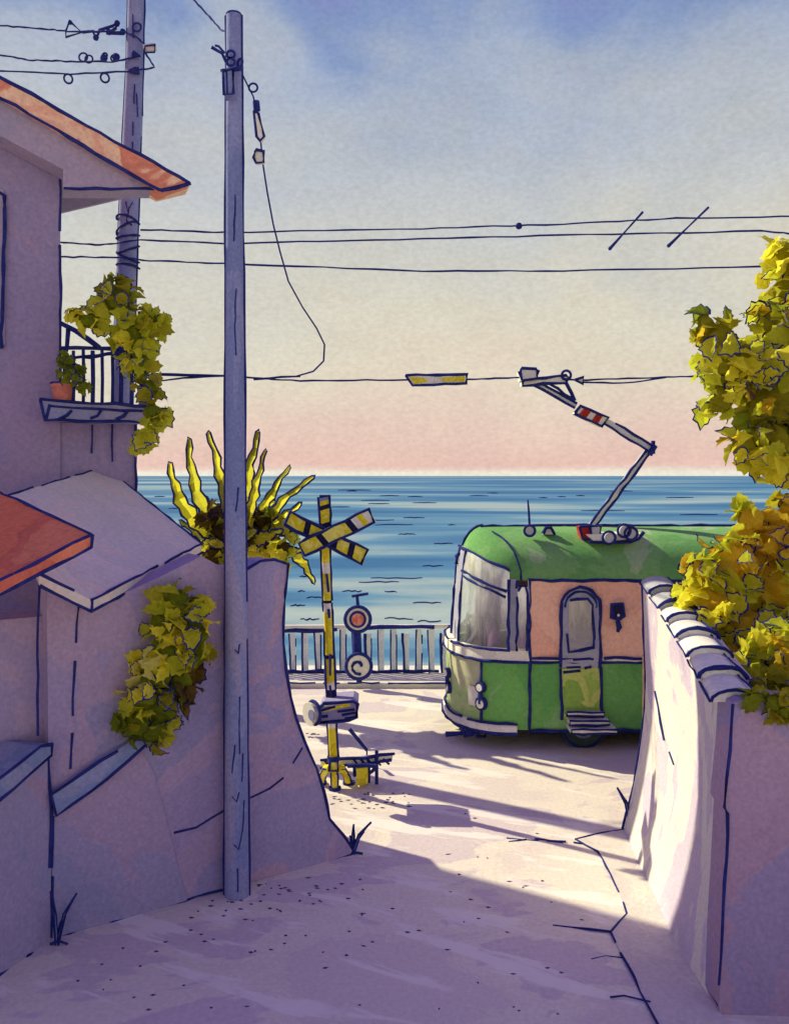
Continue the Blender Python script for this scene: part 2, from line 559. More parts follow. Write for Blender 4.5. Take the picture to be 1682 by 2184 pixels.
pv.ink([G(1080, 1788) + V((0, 0, .004)), G(1200, 1798) + V((0, 0, .004))], 0.006, gaps=0.45, step=0.08)
pv.ink([G(1300, 2130) + h, G(1330, 2128) + h, G(1385, 2140) + h], 0.007)
pv.ink([G(1260, 2045), G(1290, 2038), G(1340, 2045)], 0.007, gaps=0.2)
pv.build('footpath', kind='structure')

# loose stones and pen flecks on the road
b = MB('stone')
spots = []
for _ in range(120):
    x, y = R.uniform(150, 1250), R.uniform(1830, 2170)
    if y > 1820 + (760 - x) * 0.28 + 20 and R.random() < (0.9 if abs(x - 480) < 220 else 0.4):
        spots.append((x, y))
spots += [(R.gauss(530, 110), R.gauss(1905, 26)) for _ in range(70)]
spots += [(R.uniform(700, 880), R.uniform(1690, 1725)) for _ in range(34)]
spots += [(R.uniform(650, 690), R.uniform(1560, 1575)) for _ in range(8)]
spots += [(955, 1822), (1018, 1828), (992, 1735), (1012, 1745), (1175, 1924), (1040, 1935), (1085, 1880), (1145, 1778), (1150, 1790)]
for x, y in spots:
    if x < 480 and y < 1893 + (480 - x) * 0.30 or 480 <= x < 770 and 1760 < y < 1835 + (760 - x) * 0.25:
        continue
    c = G(x, y)
    s = c.y / F
    a = R.uniform(-0.5, 0.5)
    lx, ly = R.uniform(2, 7) * s, R.uniform(3.0, 5.0) * s
    d = V((math.cos(a), math.sin(a), 0))
    e = V((-d.y, d.x, 0))
    q = [c - d * lx + V((0, 0, .003)), c + e * ly, c + d * lx * 1.3, c - e * ly]
    tp = c + V((0, 0, 1.6 * s))
    for i in range(4):
        b.poly([q[i], q[(i + 1) % 4], tp])
b.build('pebbles', kind='stuff', label='dark little stones scattered over the road')

# ------------------------------------------------------------------ left wall of the low house
LW = Plane(G(115, 2000), G(760, 1820) - G(115, 2000))
low = thing('low_house', 'low mauve house with grey and orange roofs behind the near pole', 'house')
outline = [(108, 2004), (300, 1951), (480, 1896), (600, 1864), (700, 1840), (760, 1821), (735, 1785), (704, 1748), (690, 1690), (676, 1640), (650, 1580), (632, 1530),
           (620, 1490), (610, 1430), (604, 1370), (603, 1330), (610, 1262), (615, 1202), (585, 1194), (556, 1196), (522, 1214), (470, 1208), (430, 1186), (330, 1236), (196, 1296), (100, 1246)]
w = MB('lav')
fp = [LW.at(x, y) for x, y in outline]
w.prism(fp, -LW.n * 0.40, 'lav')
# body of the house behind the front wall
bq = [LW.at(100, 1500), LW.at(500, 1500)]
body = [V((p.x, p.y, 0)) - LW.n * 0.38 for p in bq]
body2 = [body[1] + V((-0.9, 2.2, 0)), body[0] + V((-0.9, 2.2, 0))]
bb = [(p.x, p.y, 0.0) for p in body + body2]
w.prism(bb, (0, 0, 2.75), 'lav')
ri = 0.0115
w.ink([LW.at(x, y, 0.003) for x, y in outline[5:21]], ri * 1.1, gaps=0.03)
w.ink([LW.at(x, y, 0.006) for x, y in [(112, 2004), (150, 1992), (200, 1984), (240, 1965), (330, 1945), (420, 1912), (480, 1896), (540, 1888), (600, 1872), (680, 1855), (700, 1840), (760, 1821)]], ri * 1.1, wob=0.9)
w.ink([LW.at(86, 1246, .004), LW.at(80, 1400, .004), LW.at(82, 1570, .004)], ri * .8, gaps=0.25)
w.ink([LW.at(168, 1292, .004), LW.at(158, 1450, .004), LW.at(151, 1640, .004)], ri * .8, gaps=0.22)
w.ink([LW.at(x, y, .004) for x, y in [(370, 1776), (420, 1764), (450, 1745), (482, 1726)]], ri * .8, gaps=0.18)
w.ink([LW.at(x, y, .004) for x, y in [(535, 1702), (575, 1682), (606, 1658), (645, 1596)]], ri * .8, gaps=0.25)
w.build('wall', low)

# grey roof slab
g = MB('greyroof')
ra, rb, rc, rd, re = P(18, 1056, 8.7), P(225, 996, 11.0), P(430, 1160, 9.8), P(195, 1280, 7.45), P(84, 1222, 7.15)
th = V((0, 0, -0.105))
top_r = [re, rd, rc, rb, ra]
g.poly(top_r)
g.poly([p + th for p in top_r[::-1]])
for i in range(5):
    j = (i + 1) % 5
    g.poly([top_r[i], top_r[i] + th, top_r[j] + th, top_r[j]])
for q in ([re, rd, rc], [rc, rb, ra], [re + th, rd + th, rc + th], [rd, rd + th]):
    g.ink(q, ri, gaps=0.05)
g.build('roof', low, label='pale grey pitched roof slab')
s_ = MB('terra')
sa_, sb_, sc2, sd_ = P(196, 1141, 6.9), P(-190, 960, 8.2), P(-330, 1150, 7.0), P(-60, 1268, 6.2)
th = V((0, 0, -0.10))
tp = [sd_, sa_, sb_, sc2]
s_.poly(tp)
s_.poly([p + th for p in tp[::-1]])
for i in range(4):
    j = (i + 1) % 4
    s_.poly([tp[i], tp[i] + th, tp[j] + th, tp[j]])
for q in ([sd_, sa_, sb_], [sd_ + th, sa_ + th], [sa_, sa_ + th]):
    s_.ink(q, ri, gaps=0.04)
s_.build('roof', low, label='orange pitched roof slab overlapping the grey one')
# wall under the orange roof, out to the left
lw2 = MB('lav')
q = [P(-60, 1300, 6.6), P(90, 1250, 7.5)]
lw2.prism([(-5.4, 6.4, 0), (-3.12, 7.9, 0), (-3.12, 7.9, 2.9), (-5.4, 6.4, 2.9)], (-0.3, 0.4, 0), 'lav')
lw2.build('wall', low)

# stepped garden walls with sloped blue coping in front of the house
gw = thing('garden_wall', 'lower garden wall with sloped blue coping under the hanging bush', 'wall')
k = MB('lav_blue')
k.prism([LW.at(x, y, 0.012) for x, y in [(112, 2006), (300, 1954), (400, 1925), (330, 1650), (300, 1600), (112, 1726)]], -LW.n * 0.05)
k.ink([LW.at(112, 1740, .02), LW.at(108, 1850, .02), LW.at(110, 1998, .02)], ri, gaps=0.2)
k.build('wall_face', gw)
k = MB('coping')
cp = [(110, 1694), (284, 1578), (318, 1584), (230, 1660), (120, 1742)]
k.prism([LW.at(x, y, 0.08) for x, y in cp], -LW.n * 0.12)
k.ink([LW.at(x, y, 0.085) for x, y in cp[:2]], ri, gaps=.05)
k.ink([LW.at(x, y, 0.085) for x, y in cp[2:] + cp[:1]], ri, gaps=.08)
k.build('coping', gw)
L2 = Plane(G(0, 2080), G(112, 2003) - G(0, 2080))
gw2 = thing('garden_wall', 'taller garden wall with sloped blue coping at the left edge', 'wall')
k = MB('lav_blue')
k.prism([L2.at(x, y) for x, y in [(-160, 2190), (0, 2082), (60, 2042), (110, 2004), (108, 1600), (0, 1690), (-160, 1830)]], -L2.n * 0.3)
k.ink([L2.at(x, y, .004) for x, y in [(104, 1600), (108, 1760), (106, 1850)]], ri, gaps=.05)
k.ink([L2.at(x, y, .004) for x, y in [(112, 1870), (118, 1990)]], ri * .8, gaps=.25)
k.ink([L2.at(x, y, .006) for x, y in [(-40, 2108), (0, 2080), (50, 2058), (60, 2038), (85, 2030), (108, 2026), (118, 2006)]], ri * 1.1)
k.build('wall_face', gw2)
k = MB('coping')
cp = [(-160, 1786), (0, 1662), (88, 1592), (112, 1588), (112, 1612), (60, 1655), (0, 1708), (-160, 1846)]
k.prism([L2.at(x, y, 0.07) for x, y in cp], -L2.n * 0.42)
k.ink([L2.at(x, y, .075) for x, y in cp[1:4]], ri, gaps=.05)
k.ink([L2.at(x, y, .075) for x, y in cp[3:7]], ri, gaps=.05)
k.build('coping', gw2)

# ------------------------------------------------------------------ tall house with balcony
HP = Plane((-4.1325, 10.45), (math.cos(math.radians(22)), math.sin(math.radians(22))))
hs = thing('balcony_house', 'tall mauve house with salmon gable roof and balcony', 'house')
rh = 0.0145
w = MB('house')
prof = [(-9, 0), (0, 0), (0, 7.92), (-3.0, 9.45), (-9, 7.9)]
HB = V((-0.862, 0.507, 0))  # depth skewed along the sun's azimuth, shaped to set the shadow edge
w.prism([HP.uvz(u, 0, z) for u, z in prof], HB * 8)
w.ink([HP.uvz(0, -0.01, 7.9), HP.uvz(0, -0.01, 5.05)], rh, gaps=.06)
w.ink([HP.at(135, 361, .02), HP.at(4, 291, .02), HP.at(-80, 250, .02)], rh)
w.build('wall', hs)
w = MB('house')
lowc = HP.at(290, 950)
ul = (lowc - HP.p).dot(HP.d)
w.prism([HP.uvz(u, 0.02, z) for u, z in [(-0.02, 0), (ul, 0), (ul, 4.86), (-0.02, 4.86)]], HB * 5)
w.ink([HP.uvz(ul, 0.0, 4.86), HP.uvz(ul, 0.0, 3.6)], rh, gaps=.04)
for x, y0, y1 in ((197, 905, 968), (240, 905, 985)):
    w.ink([HP.at(x, y0, .0), HP.at(x, y1, .0)], rh * .7, gaps=.2)
w.build('wall', hs, label='lower wing that carries the balcony')
# roof: verge board, boxed gable end, slabs
FP = Plane(HP.p + HP.n * 0.5, HP.d)
k = MB('salmon')
fas = [(407, 391), (4, 166), (-330, -20), (-330, 40), (4, 209), (342, 407)]
k.prism([FP.at(x, y) for x, y in fas], -FP.n * 0.45)
k.ink([FP.at(x, y, .005) for x, y in fas[:3]], rh * 1.2)
k.ink([FP.at(x, y, .005) for x, y in fas[3:]], rh * 1.2)
k.ink([FP.at(342, 407, .005), FP.at(407, 391, .005)], rh * 1.4)
k.build('verge_board', hs)
k = MB('eave')
sof = [(340, 402), (4, 211), (-330, 42), (-330, 140), (4, 291), (135, 361), (135, 401)]
k.prism([FP.at(x, y, -.08) for x, y in sof], -FP.n * 0.40)
k.ink([FP.at(x, y, -.075) for x, y in ((340, 403), (240, 403), (135, 401))], rh)
k.build('gable_panel', hs)
k = MB('terra', 'eave')
sl_ = [FP.at(x, y, -.452) for x, y in [(404, 391), (4, 168), (-330, -18), (-330, 30), (4, 200), (345, 402)]]
k.prism(sl_, HB * 8.2, 'eave')  # overhang carried far back along the sun's azimuth, added to shade the foreground
k.poly([p + V((0, 0, .006)) for p in (sl_[0], sl_[2], sl_[2] + HB * 8.2, sl_[0] + HB * 8.2)], 'terra')
rdg, rdl = sl_[2], sl_[3]
k.prism([rdg, rdg - HP.d * 5 + V((0, 0, -2.6)), rdg - HP.d * 5 + V((0, 0, -2.85)), rdl], HB * 8.2)
k.build('roof', hs)
k = MB('eave')
k.prism([HP.at(x, y, 0.03) for x, y in [(-70, 400), (8, 404), (11, 735), (-70, 745)]], -HP.n * 0.06)
k.ink([HP.at(x, y, 0.035) for x, y in [(-70, 402), (0, 408), (9, 416), (8, 600), (2, 742)]], rh * 1.2)
wn = k.build('window', hs)
k = MB('glass')
k.poly([HP.at(x, y, 0.04) for x, y in [(-60, 425), (-2, 425), (-4, 720), (-60, 725)]])
k.build('pane', wn)
# balcony
bp = Plane(HP.p + HP.n * 0.45, HP.d)
bal = MB('lav_blue')
sl = [(85, 854), (200, 858), (324, 868), (322, 882), (308, 901), (200, 898), (95, 895)]
bal.prism([bp.at(x, y) for x, y in sl], -bp.n * 0.44)
u0, u1 = -0.02, (bp.at(318, 870) - HP.p).dot(HP.d)
zt = bp.at(200, 858).z
bal.prism([HP.uvz(u, 0.0, z) for u, z in [(0, zt - .2), (u1, zt - .2), (u1, zt), (0, zt)]], HB * 2.6)
bal.ink([bp.at(x, y, .01) for x, y in [(85, 852), (160, 858), (250, 861), (326, 868)]], rh * 1.1)
bal.ink([bp.at(x, y, .01) for x, y in [(110, 866), (200, 872), (318, 878)]], rh * .8, gaps=.1)
bal.ink([bp.at(x, y, .01) for x, y in [(326, 868), (322, 882), (308, 901), (200, 898), (95, 895), (85, 852)]], rh)
bal.ink([bp.at(108, 862, .01), bp.at(98, 893, .01)], rh)
for x in (150, 215, 270):
    bal.ink([bp.at(x + 2, 874, .01), bp.at(x - 6, 886, .01), bp.at(x - 22, 894, .01)], rh)
balo = bal.build('balcony', hs)
for i, x in enumerate((138, 157, 178, 198, 218, 240, 258, 280, 300)):
    k = MB('ink')
    yt = 745 + (i % 2) * 3
    k.tube([bp.at(x, 866, -.08), bp.at(x + 1, 810, -.08), bp.at(x, yt, -.08)], 0.021 if i % 3 else 0.027, 6, 'ink')
    k.build('baluster', balo)
k = MB('ink')
k.ink([bp.at(126, 742, -.08), bp.at(200, 742, -.08), bp.at(306, 748, -.08)], 0.022, wob=.3)
k.ink([bp.at(126, 688, -.08), bp.at(160, 706, -.08), bp.at(214, 742, -.08)], 0.024, wob=.3)
k.ink([bp.at(145, 700, -.08), bp.at(142, 745, -.08), bp.at(136, 768, -.08)], 0.02, wob=.3)
k.ink([bp.at(306, 745, -.08), bp.at(308, 868, -.08)], 0.026, wob=.3)
# side rail running back from the corner
c0 = bp.at(306, 748, -.08)
k.ink([c0, c0 + HB * 1.8], 0.02)
k.build('handrail', balo)

# ------------------------------------------------------------------ foliage
LEAF_OUT = [(0, 0), (.20, .06), (.33, .24), (.29, .33), (.43, .50), (.29, .60), (.27, .78), (.12, .82), (0, 1.0), (-.13, .80), (-.30, .74), (-.28, .57), (-.42, .44), (-.30, .32), (-.31, .20), (-.18, .06)]


def leaf(b, p, d, nrm, size, m, rim):
    d = d.normalized()
    x = d.cross(nrm)
    if x.length < 1e-3:
        x = V((1, 0, 0))
    x.normalize()
    n = x.cross(d)
    wd = R.uniform(0.75, 1.15)
    pt = lambda q, f: p + d * ((q[1] - .5) * f + .5) * size + x * q[0] * wd * f * size + n * (abs(q[0]) * 0.35 - (q[1] - .4) ** 2 * .35) * size
    if not rim:
        b.poly([pt(q, 1) for q in LEAF_OUT], m)
        return
    b.poly([pt(q, .84) for q in LEAF_OUT], m)
    o_, i_ = [pt(q, 1.0) for q in LEAF_OUT], [pt(q, .84) for q in LEAF_OUT]
    for a in range(len(LEAF_OUT)):
        c = (a + 1) % len(LEAF_OUT)
        b.poly([o_[a], o_[c], i_[c], i_[a]], 'ink')


def blobs_foliage(b, blobs, pal, size, dens, rim=0.3, core='olive', seed=1, patch=1.6, out=0.9):
    """Fill a crown made of several ellipsoid clumps with ragged leaves; patches of one colour sit together as clumps of leaves do."""
    rr = random.Random(seed)
    names = [p for p, wgt in pal for _ in range(wgt)]
    for (c, r) in blobs:
        rx, ry, rz = r
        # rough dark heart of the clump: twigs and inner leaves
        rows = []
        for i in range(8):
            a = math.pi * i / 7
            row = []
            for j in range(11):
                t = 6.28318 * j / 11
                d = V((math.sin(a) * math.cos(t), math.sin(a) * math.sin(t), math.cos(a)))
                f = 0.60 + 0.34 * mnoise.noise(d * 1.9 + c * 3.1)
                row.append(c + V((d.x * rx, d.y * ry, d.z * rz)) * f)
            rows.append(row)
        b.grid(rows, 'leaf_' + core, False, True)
        area = (rx * rz + ry * rz + rx * ry) * 4.2
        n = int(1.75 * dens * area / (size * size))
        for _ in range(n):
            d = V((rr.gauss(0, 1), rr.gauss(0, 1), rr.gauss(0, 1))).normalized()
            f = rr.uniform(0.60, 1.0)
            p = c + V((d.x * rx, d.y * ry, d.z * rz)) * f
            nz = mnoise.noise(p * patch + V((seed, 0, 0))) * 0.5 + 0.5
            idx = int(min(max((nz - 0.5) * 1.9 + 0.5 + rr.uniform(-.06, .06), 0), 0.999) * len(names))
            m = 'leaf_' + names[idx]
            fd = (V((d.x / rx, d.y / ry, d.z / rz)).normalized() * .7 + V((rr.uniform(-1, 1), rr.uniform(-1, 1), rr.uniform(-.9, .7)))).normalized()
            s = size * rr.uniform(0.7, 1.35)
            nn = (d + V((rr.uniform(-.5, .5), rr.uniform(-.5, .5), rr.uniform(-.3, .6)))).normalized()
            leaf(b, p - fd * s * .4, fd, nn, s, m, f > out or rr.random() < rim * 0.4)
    return b


def pb(x, y, r, Y, ry=None, kx=1.0, kz=1.0):
    s = Y / F
    return (P(x, y, Y), (r * s * kx, (ry if ry else r) * s, r * s * kz))


# ivy on the balcony rail
b = MB()
iv = [pb(250, 640, 40, 9.75), pb(318, 690, 36, 9.85), pb(195, 685, 26, 9.75, kx=1.3, kz=.8), pb(285, 715, 46, 9.85), pb(300, 775, 34, 9.80),
      pb(318, 830, 24, 9.80), pb(328, 880, 25, 9.75), pb(312, 930, 23, 9.80), pb(300, 955, 15, 9.85), pb(236, 598, 13, 9.75, kx=.7, kz=1.5), pb(162, 668, 12, 9.75, kx=1.5)]
iv = [(c_, tuple(q * 1.22 for q in r_)) for c_, r_ in iv]
blobs_foliage(b, iv, [('green', 1), ('olive', 4), ('lime', 5), ('yellow', 2)], 0.21, 0.95, .5, 'green', 4, out=.95)
b.build('ivy', None, 'olive green ivy spilling over the right end of the balcony', 'plant')
# potted plant on the balcony
pp = thing('potted_plant', 'leafy plant in a pink pot on the balcony by the wall', 'potted plant')
b = MB('pot')
c = bp.at(137, 862, -.16)
c2 = bp.at(137, 818, -.16)
b.tube([c, c.lerp(c2, .8), c.lerp(c2, .82), c2], [.115, .135, .15, .15], 12, 'pot')
b.ring(c2, .15, .012, (0, 0, 1), 'ink')
b.build('pot', pp)
b = MB()
blobs_foliage(b, [pb(150, 800, 20, 9.95, kx=1.3), pb(140, 768, 17, 9.95), pb(180, 822, 12, 9.95, kx=1.6), pb(168, 796, 10, 9.95, kx=1.5)], [('green', 3), ('olive', 2), ('lime', 1)], 0.13, 1.0, .5, 'green', 8, out=.93)
b.build('foliage', pp)

# bush hanging over the left wall
b = MB()
bl = []
for x, y, r in [(375, 1285, 42), (415, 1300, 40), (345, 1330, 36), (405, 1350, 48), (350, 1390, 46), (400, 1405, 44), (330, 1440, 42), (380, 1460, 44), (300, 1490, 40), (345, 1510, 44),
                (290, 1545, 36), (330, 1560, 36)]:
    c = LW.at(x, y, 0.20)
    s = c.y / F
    bl.append((c, (r * s * 1.22, r * s * .8, r * s * 1.12)))
blobs_foliage(b, bl, [('brown', 2), ('green', 2), ('olive', 3), ('lime', 4), ('yellow', 4), ('pale', 1)], 0.20, 0.95, .5, 'green', 21, out=.95)
b.build('hanging_bush', None, 'yellow green bush hanging down the mauve wall left of the near pole', 'bush')

# tree and shrubs above the right wall
tr_ = thing('leafy_tree', 'tall yellow green tree rising above the right wall', 'tree')
b = MB()
ub = [pb(1680, 560, 62, 9.4), pb(1700, 640, 90, 9.5), pb(1720, 760, 150, 9.6), pb(1620, 790, 62, 9.2), pb(1640, 860, 80, 9.3), pb(1532, 722, 50, 9.0), pb(1502, 695, 28, 9.0, kz=1.4), pb(1540, 790, 60, 9.0),
      pb(1535, 855, 42, 9.0), pb(1590, 760, 40, 9.1), pb(1640, 940, 66, 9.3), pb(1580, 950, 36, 9.2), pb(1740, 930, 110, 9.6), pb(1690, 985, 46, 9.3), pb(1625, 985, 40, 9.2), pb(1660, 690, 55, 9.3)]
blobs_foliage(b, ub, [('green', 1), ('olive', 3), ('gold', 1), ('lime', 5), ('yellow', 5), ('pale', 4)], 0.27, 0.95, .5, 'olive', 33, patch=1.1, out=.95)
b.build('crown', tr_)
b = MB('trunk')
b.tube([P(1720, 1560, 10.0), P(1730, 1250, 9.9), P(1715, 1000, 9.7), P(1700, 800, 9.6)], [.17, .14, .11, .05], 10, 'trunk')
b.tube([P(1722, 1080, 9.8), P(1650, 900, 9.4), P(1560, 800, 9.1)], [.09, .06, .03], 7, 'trunk')
b.build('trunk', tr_)
b = MB()
gb = [pb(1600, 1110, 44, 9.0), pb(1640, 1160, 66, 9.1), pb(1700, 1120, 80, 9.3), pb(1560, 1200, 70, 8.9), pb(1500, 1215, 42, 8.9), pb(1640, 1260, 90, 9.0), pb(1520, 1290, 60, 8.8), pb(1590, 1340, 66, 8.8), pb(1710, 1300, 90, 9.2), pb(1475, 1265, 28, 8.9),
      pb(1560, 1395, 36, 8.6), pb(1465, 1205, 22, 9.0)]
blobs_foliage(b, gb, [('olive', 2), ('gold', 5), ('lime', 4), ('yellow', 6)], 0.25, 0.95, .5, 'gold', 41, patch=1.0, out=.95)
b.build('golden_shrub', None, 'large golden brown shrub leaning over the tiled wall', 'bush')
b = MB()
yb = [pb(1650, 1400, 62, 8.0), pb(1610, 1430, 44, 7.9), pb(1700, 1390, 80, 8.1), pb(1600, 1375, 24, 8.0), pb(1565, 1440, 26, 8.0), pb(1535, 1410, 16, 8.1)]
blobs_foliage(b, yb, [('pale', 3), ('yellow', 5), ('lime', 3), ('gold', 2), ('olive', 1)], 0.23, 0.95, .5, 'lime', 47, patch=1.3, out=.95)
b.build('yellow_shrub', None, 'bright yellow shrub below the golden one at the right edge', 'bush')
b = MB()
db = [pb(1650, 1500, 30, 6.5), pb(1700, 1505, 40, 6.5), pb(1610, 1488, 22, 6.55, kx=1.4), pb(1672, 1520, 18, 6.45), pb(1630, 1485, 36, 7.2), pb(1690, 1490, 46, 7.2), pb(1660, 1465, 34, 7.3), pb(1602, 1478, 18, 7.2, kx=1.4), pb(1670, 1515, 20, 7.1)]
blobs_foliage(b, db, [('green', 4), ('olive', 5), ('brown', 1), ('lime', 1)], 0.15, 0.95, .3, 'green', 53, out=.95)
b.build('olive_shrub', None, 'dark olive shrub spilling over the top of the shade-tinted wall end', 'bush')

# ------------------------------------------------------------------ palm
pm = thing('palm_tree', 'spiky yellow palm behind the near pole with wavy fronds', 'palm')
PC = P(508, 1165, 15.4)
b = MB('trunk')
b.tube([V((PC.x - .15, PC.y, 0)), V((PC.x - .08, PC.y, 1.5)), PC + V((0, 0, -.1))], [.22, .17, .2], 10, 'trunk')
b.build('trunk', pm)


def frond(tip, base, wdt, mid=None, m1='leaf_yellow', m2='leaf_olive'):
    b = MB(m1, m2, 'ink')
    n = 12
    d = tip - base
    side = d.cross(V((0, 1, 0))).normalized()
    side = (side + V((0, R.uniform(-.5, .5), 0))).normalized()
    bend = side * R.uniform(-.10, .10) * d.length + (V(mid) if mid else V((0, 0, 0)))
    Lp, Rp, Cp = [], [], []
    for i in range(n + 1):
        t = i / n
        c = base.lerp(tip, t) + bend * math.sin(math.pi * t) + side * (.018 * math.sin(i * 1.6 + tip.x * 7) * min(1, t * 2))
        hw = wdt * (0.55 + 0.45 * math.sin(math.pi * min(1, t * 1.2))) * (1 - 0.42 * t) * (1.16 if i % 2 else 0.80)
        Cp.append(c + V((0, -.03, 0.015)))
        Lp.append(c + side * hw)
        Rp.append(c - side * hw)
    for i in range(n):
        mm = m2 if (mnoise.noise(Cp[i] * 2.2) > .06 or i < 3) else m1
        b.poly([Lp[i], Cp[i], Cp[i + 1], Lp[i + 1]], mm, True)
        b.poly([Cp[i], Rp[i], Rp[i + 1], Cp[i + 1]], m1 if R.random() < .6 else mm, True)
    b.ink(Lp + [tip + (tip - base).normalized() * .05] + Rp[::-1], 0.015, wob=.3)
    b.build('frond', pm)


for (x, y, dy, wd, bx, by) in [(362, 990, -.3, .11, 455, 1150), (402, 938, .2, .10, 470, 1150), (446, 924, -.4, .09, 492, 1140), (552, 922, .1, .10, 515, 1130), (566, 962, -.5, .07, 530, 1120),
                               (616, 996, .3, .075, 535, 1150), (668, 1018, -.2, .075, 545, 1165), (640, 1075, .4, .09, 540, 1165), (385, 1112, .5, .09, 460, 1170), (655, 1170, -.3, .10, 540, 1160),
                               (668, 1242, .1, .08, 600, 1160), (430, 1060, .9, .10, 490, 1150), (585, 1070, .8, .10, 520, 1150), (500, 960, .9, .10, 505, 1140), (600, 1130, -.6, .10, 530, 1155),
                               (420, 1180, -.5, .10, 470, 1150), (640, 1120, .9, .07, 550, 1165), (470, 1010, .6, .09, 490, 1140)]:
    frond(P(x, y, 15.4 + dy), P(bx, by, 15.4 + dy * .2), wd * 1.38)
b = MB()
blobs_foliage(b, [pb(480, 1135, 46, 15.4), pb(540, 1140, 50, 15.4), pb(455, 1190, 40, 15.2), pb(580, 1160, 34, 15.3), pb(510, 1180, 52, 15.3), pb(440, 1230, 38, 15.0), pb(400, 1232, 24, 15.0, kx=1.4), pb(610, 1125, 30, 15.2), pb(596, 1175, 36, 15.1), pb(560, 1105, 30, 15.3), pb(455, 1105, 30, 15.3)],
              [('brown', 2), ('green', 3), ('olive', 4), ('lime', 4), ('yellow', 4)], 0.30, 0.8, .2, 'brown', 61, patch=1.3, out=.97)
b.build('crown_heart', pm)


# ------------------------------------------------------------------ grass tufts
def tuft(x, y, blades, label, z=0.0, m='coping'):
    b = MB(m, 'ink')
    c = G(x, y, z)
    s = c.y / F
    for dx, hgt in blades:
        tip = c + V((dx * s, R.uniform(-.05, .05), hgt * s))
        mid = c.lerp(tip, .55) + V((-dx * s * .18, 0, hgt * s * .06))
        wv = V((3.0 * s, 0, 0))
        b.poly([c - wv, c + wv, mid + wv * .7], m)
        b.poly([c - wv, mid + wv * .7, mid - wv * .7], m)
        b.poly([mid - wv * .7, mid + wv * .7, tip], m)
        b.ink([c - wv, mid - wv * .8, tip], 1.7 * s, wob=.2)
        b.ink([c + wv, mid + wv * .8, tip], 1.5 * s, wob=.2)
    b.ink([c + V((-14 * s, 0, 0.01)), c + V((4 * s, 0, 0.03)), c + V((22 * s, 0, 0.01))], 2.6 * s)
    b.build('grass_tuft', None, label, 'grass', group='grass tufts at the wall feet')


tuft(122, 2016, [(-8, 108), (-12, 60), (18, 70), (38, 105), (10, 50)], 'grass tuft at the foot of the garden wall at left')
tuft(752, 1822, [(2, 62), (-6, 40), (40, 72), (24, 50), (-14, 26)], 'grass tuft at the corner where the mauve wall ends')
tuft(1346, 1768, [(-32, 90), (6, 92), (-10, 60), (22, 42), (-4, 40), (14, 60)], 'bluish grass tuft at the foot of the cream wall', 0.012)

# ------------------------------------------------------------------ utility poles
np_ = thing('utility_pole', 'near blue timber pole standing in front of the mauve wall', 'pole')
b = MB('pole')
PB = G(506, 1908)
PT = P(499, 34, PB.y)
ax = [PB.lerp(PT, t / 8) for t in range(9)]
rr_ = [.127 - .050 * t / 8 for t in range(9)]
b.tube(ax + [PT + V((0, 0, .03))], rr_ + [.05], 16, 'pole')
for sgn in (-1, 1):
    for an in (8,):
        a = math.radians(an)
        b.ink([p + V((sgn * (r_ + .002) * math.cos(a), -r_ * math.sin(a), 0)) for p, r_ in zip(ax, rr_)], .0095, wob=.4, gaps=.02, step=.3)
b.ring(PT + V((0, 0, .01)), .07, .012, (0, 0, 1), 'ink')
for (x, pts) in [(0, [(505, 420), (503, 520)]), (0, [(507, 620), (505, 700), (508, 760)]), (0, [(500, 1690), (510, 1700), (520, 1660), (522, 1600)]), (0, [(505, 1790), (514, 1800), (522, 1760), (524, 1700)]),
                 (0, [(512, 1840), (512, 1890)]), (0, [(515, 1480), (515, 1600)]), (0, [(505, 1380), (512, 1390), (518, 1350)]), (0, [(512, 1040), (508, 1090)]), (0, [(500, 1640), (508, 1560)])]:
    q_ = []
    for px, py in pts:
        t_ = (1908 - py) / 1874.0
        cx_ = 506 - 7 * t_
        r_ = .127 - .050 * t_
        dx_ = (px - cx_) / F * PB.y
        q_.append(P(px, py, PB.y) + V((0, -math.sqrt(max(r_ * r_ - dx_ * dx_, 1e-5)) - .002, 0)))
    b.ink(q_, .0055, gaps=.1, step=.08)
b.build('shaft', np_)
b = MB('metal')
c = P(487, 172, PB.y - .16)
s = PB.y / F
b.prism([P(x, y, PB.y - .24) for x, y in [(474, 150), (496, 150), (498, 198), (477, 202)]], (0, .14, 0), 'pole')
b.loop([P(x, y, PB.y - .245) for x, y in [(474, 150), (496, 150), (498, 198), (477, 202)]], .012)
b.ink([P(470, 148, PB.y - .2), P(505, 147, PB.y - .2), P(516, 145, PB.y - .1)], .015)
b.ink([P(482, 150, PB.y - .245), P(484, 200, PB.y - .245)], .008)
b.build('junction_box', np_)
b = MB('ink')
for y in (116, 132):
    b.ring(P(492, y, PB.y - .14), 8 * s, 3 * s, (0, 1, 0), 'ink')
b.ring(P(512, 134, PB.y - .1), 8 * s, 3 * s, (1, 1, 0), 'ink')
b.ink([P(484, 134, PB.y - .12), P(474, 114, PB.y - .2), P(450, 98, PB.y - .25)], .016)
b.ink([P(478, 112, PB.y - .16), P(468, 100, PB.y - .2), P(458, 97, PB.y - .2)], .012)
b.build('insulator', np_)

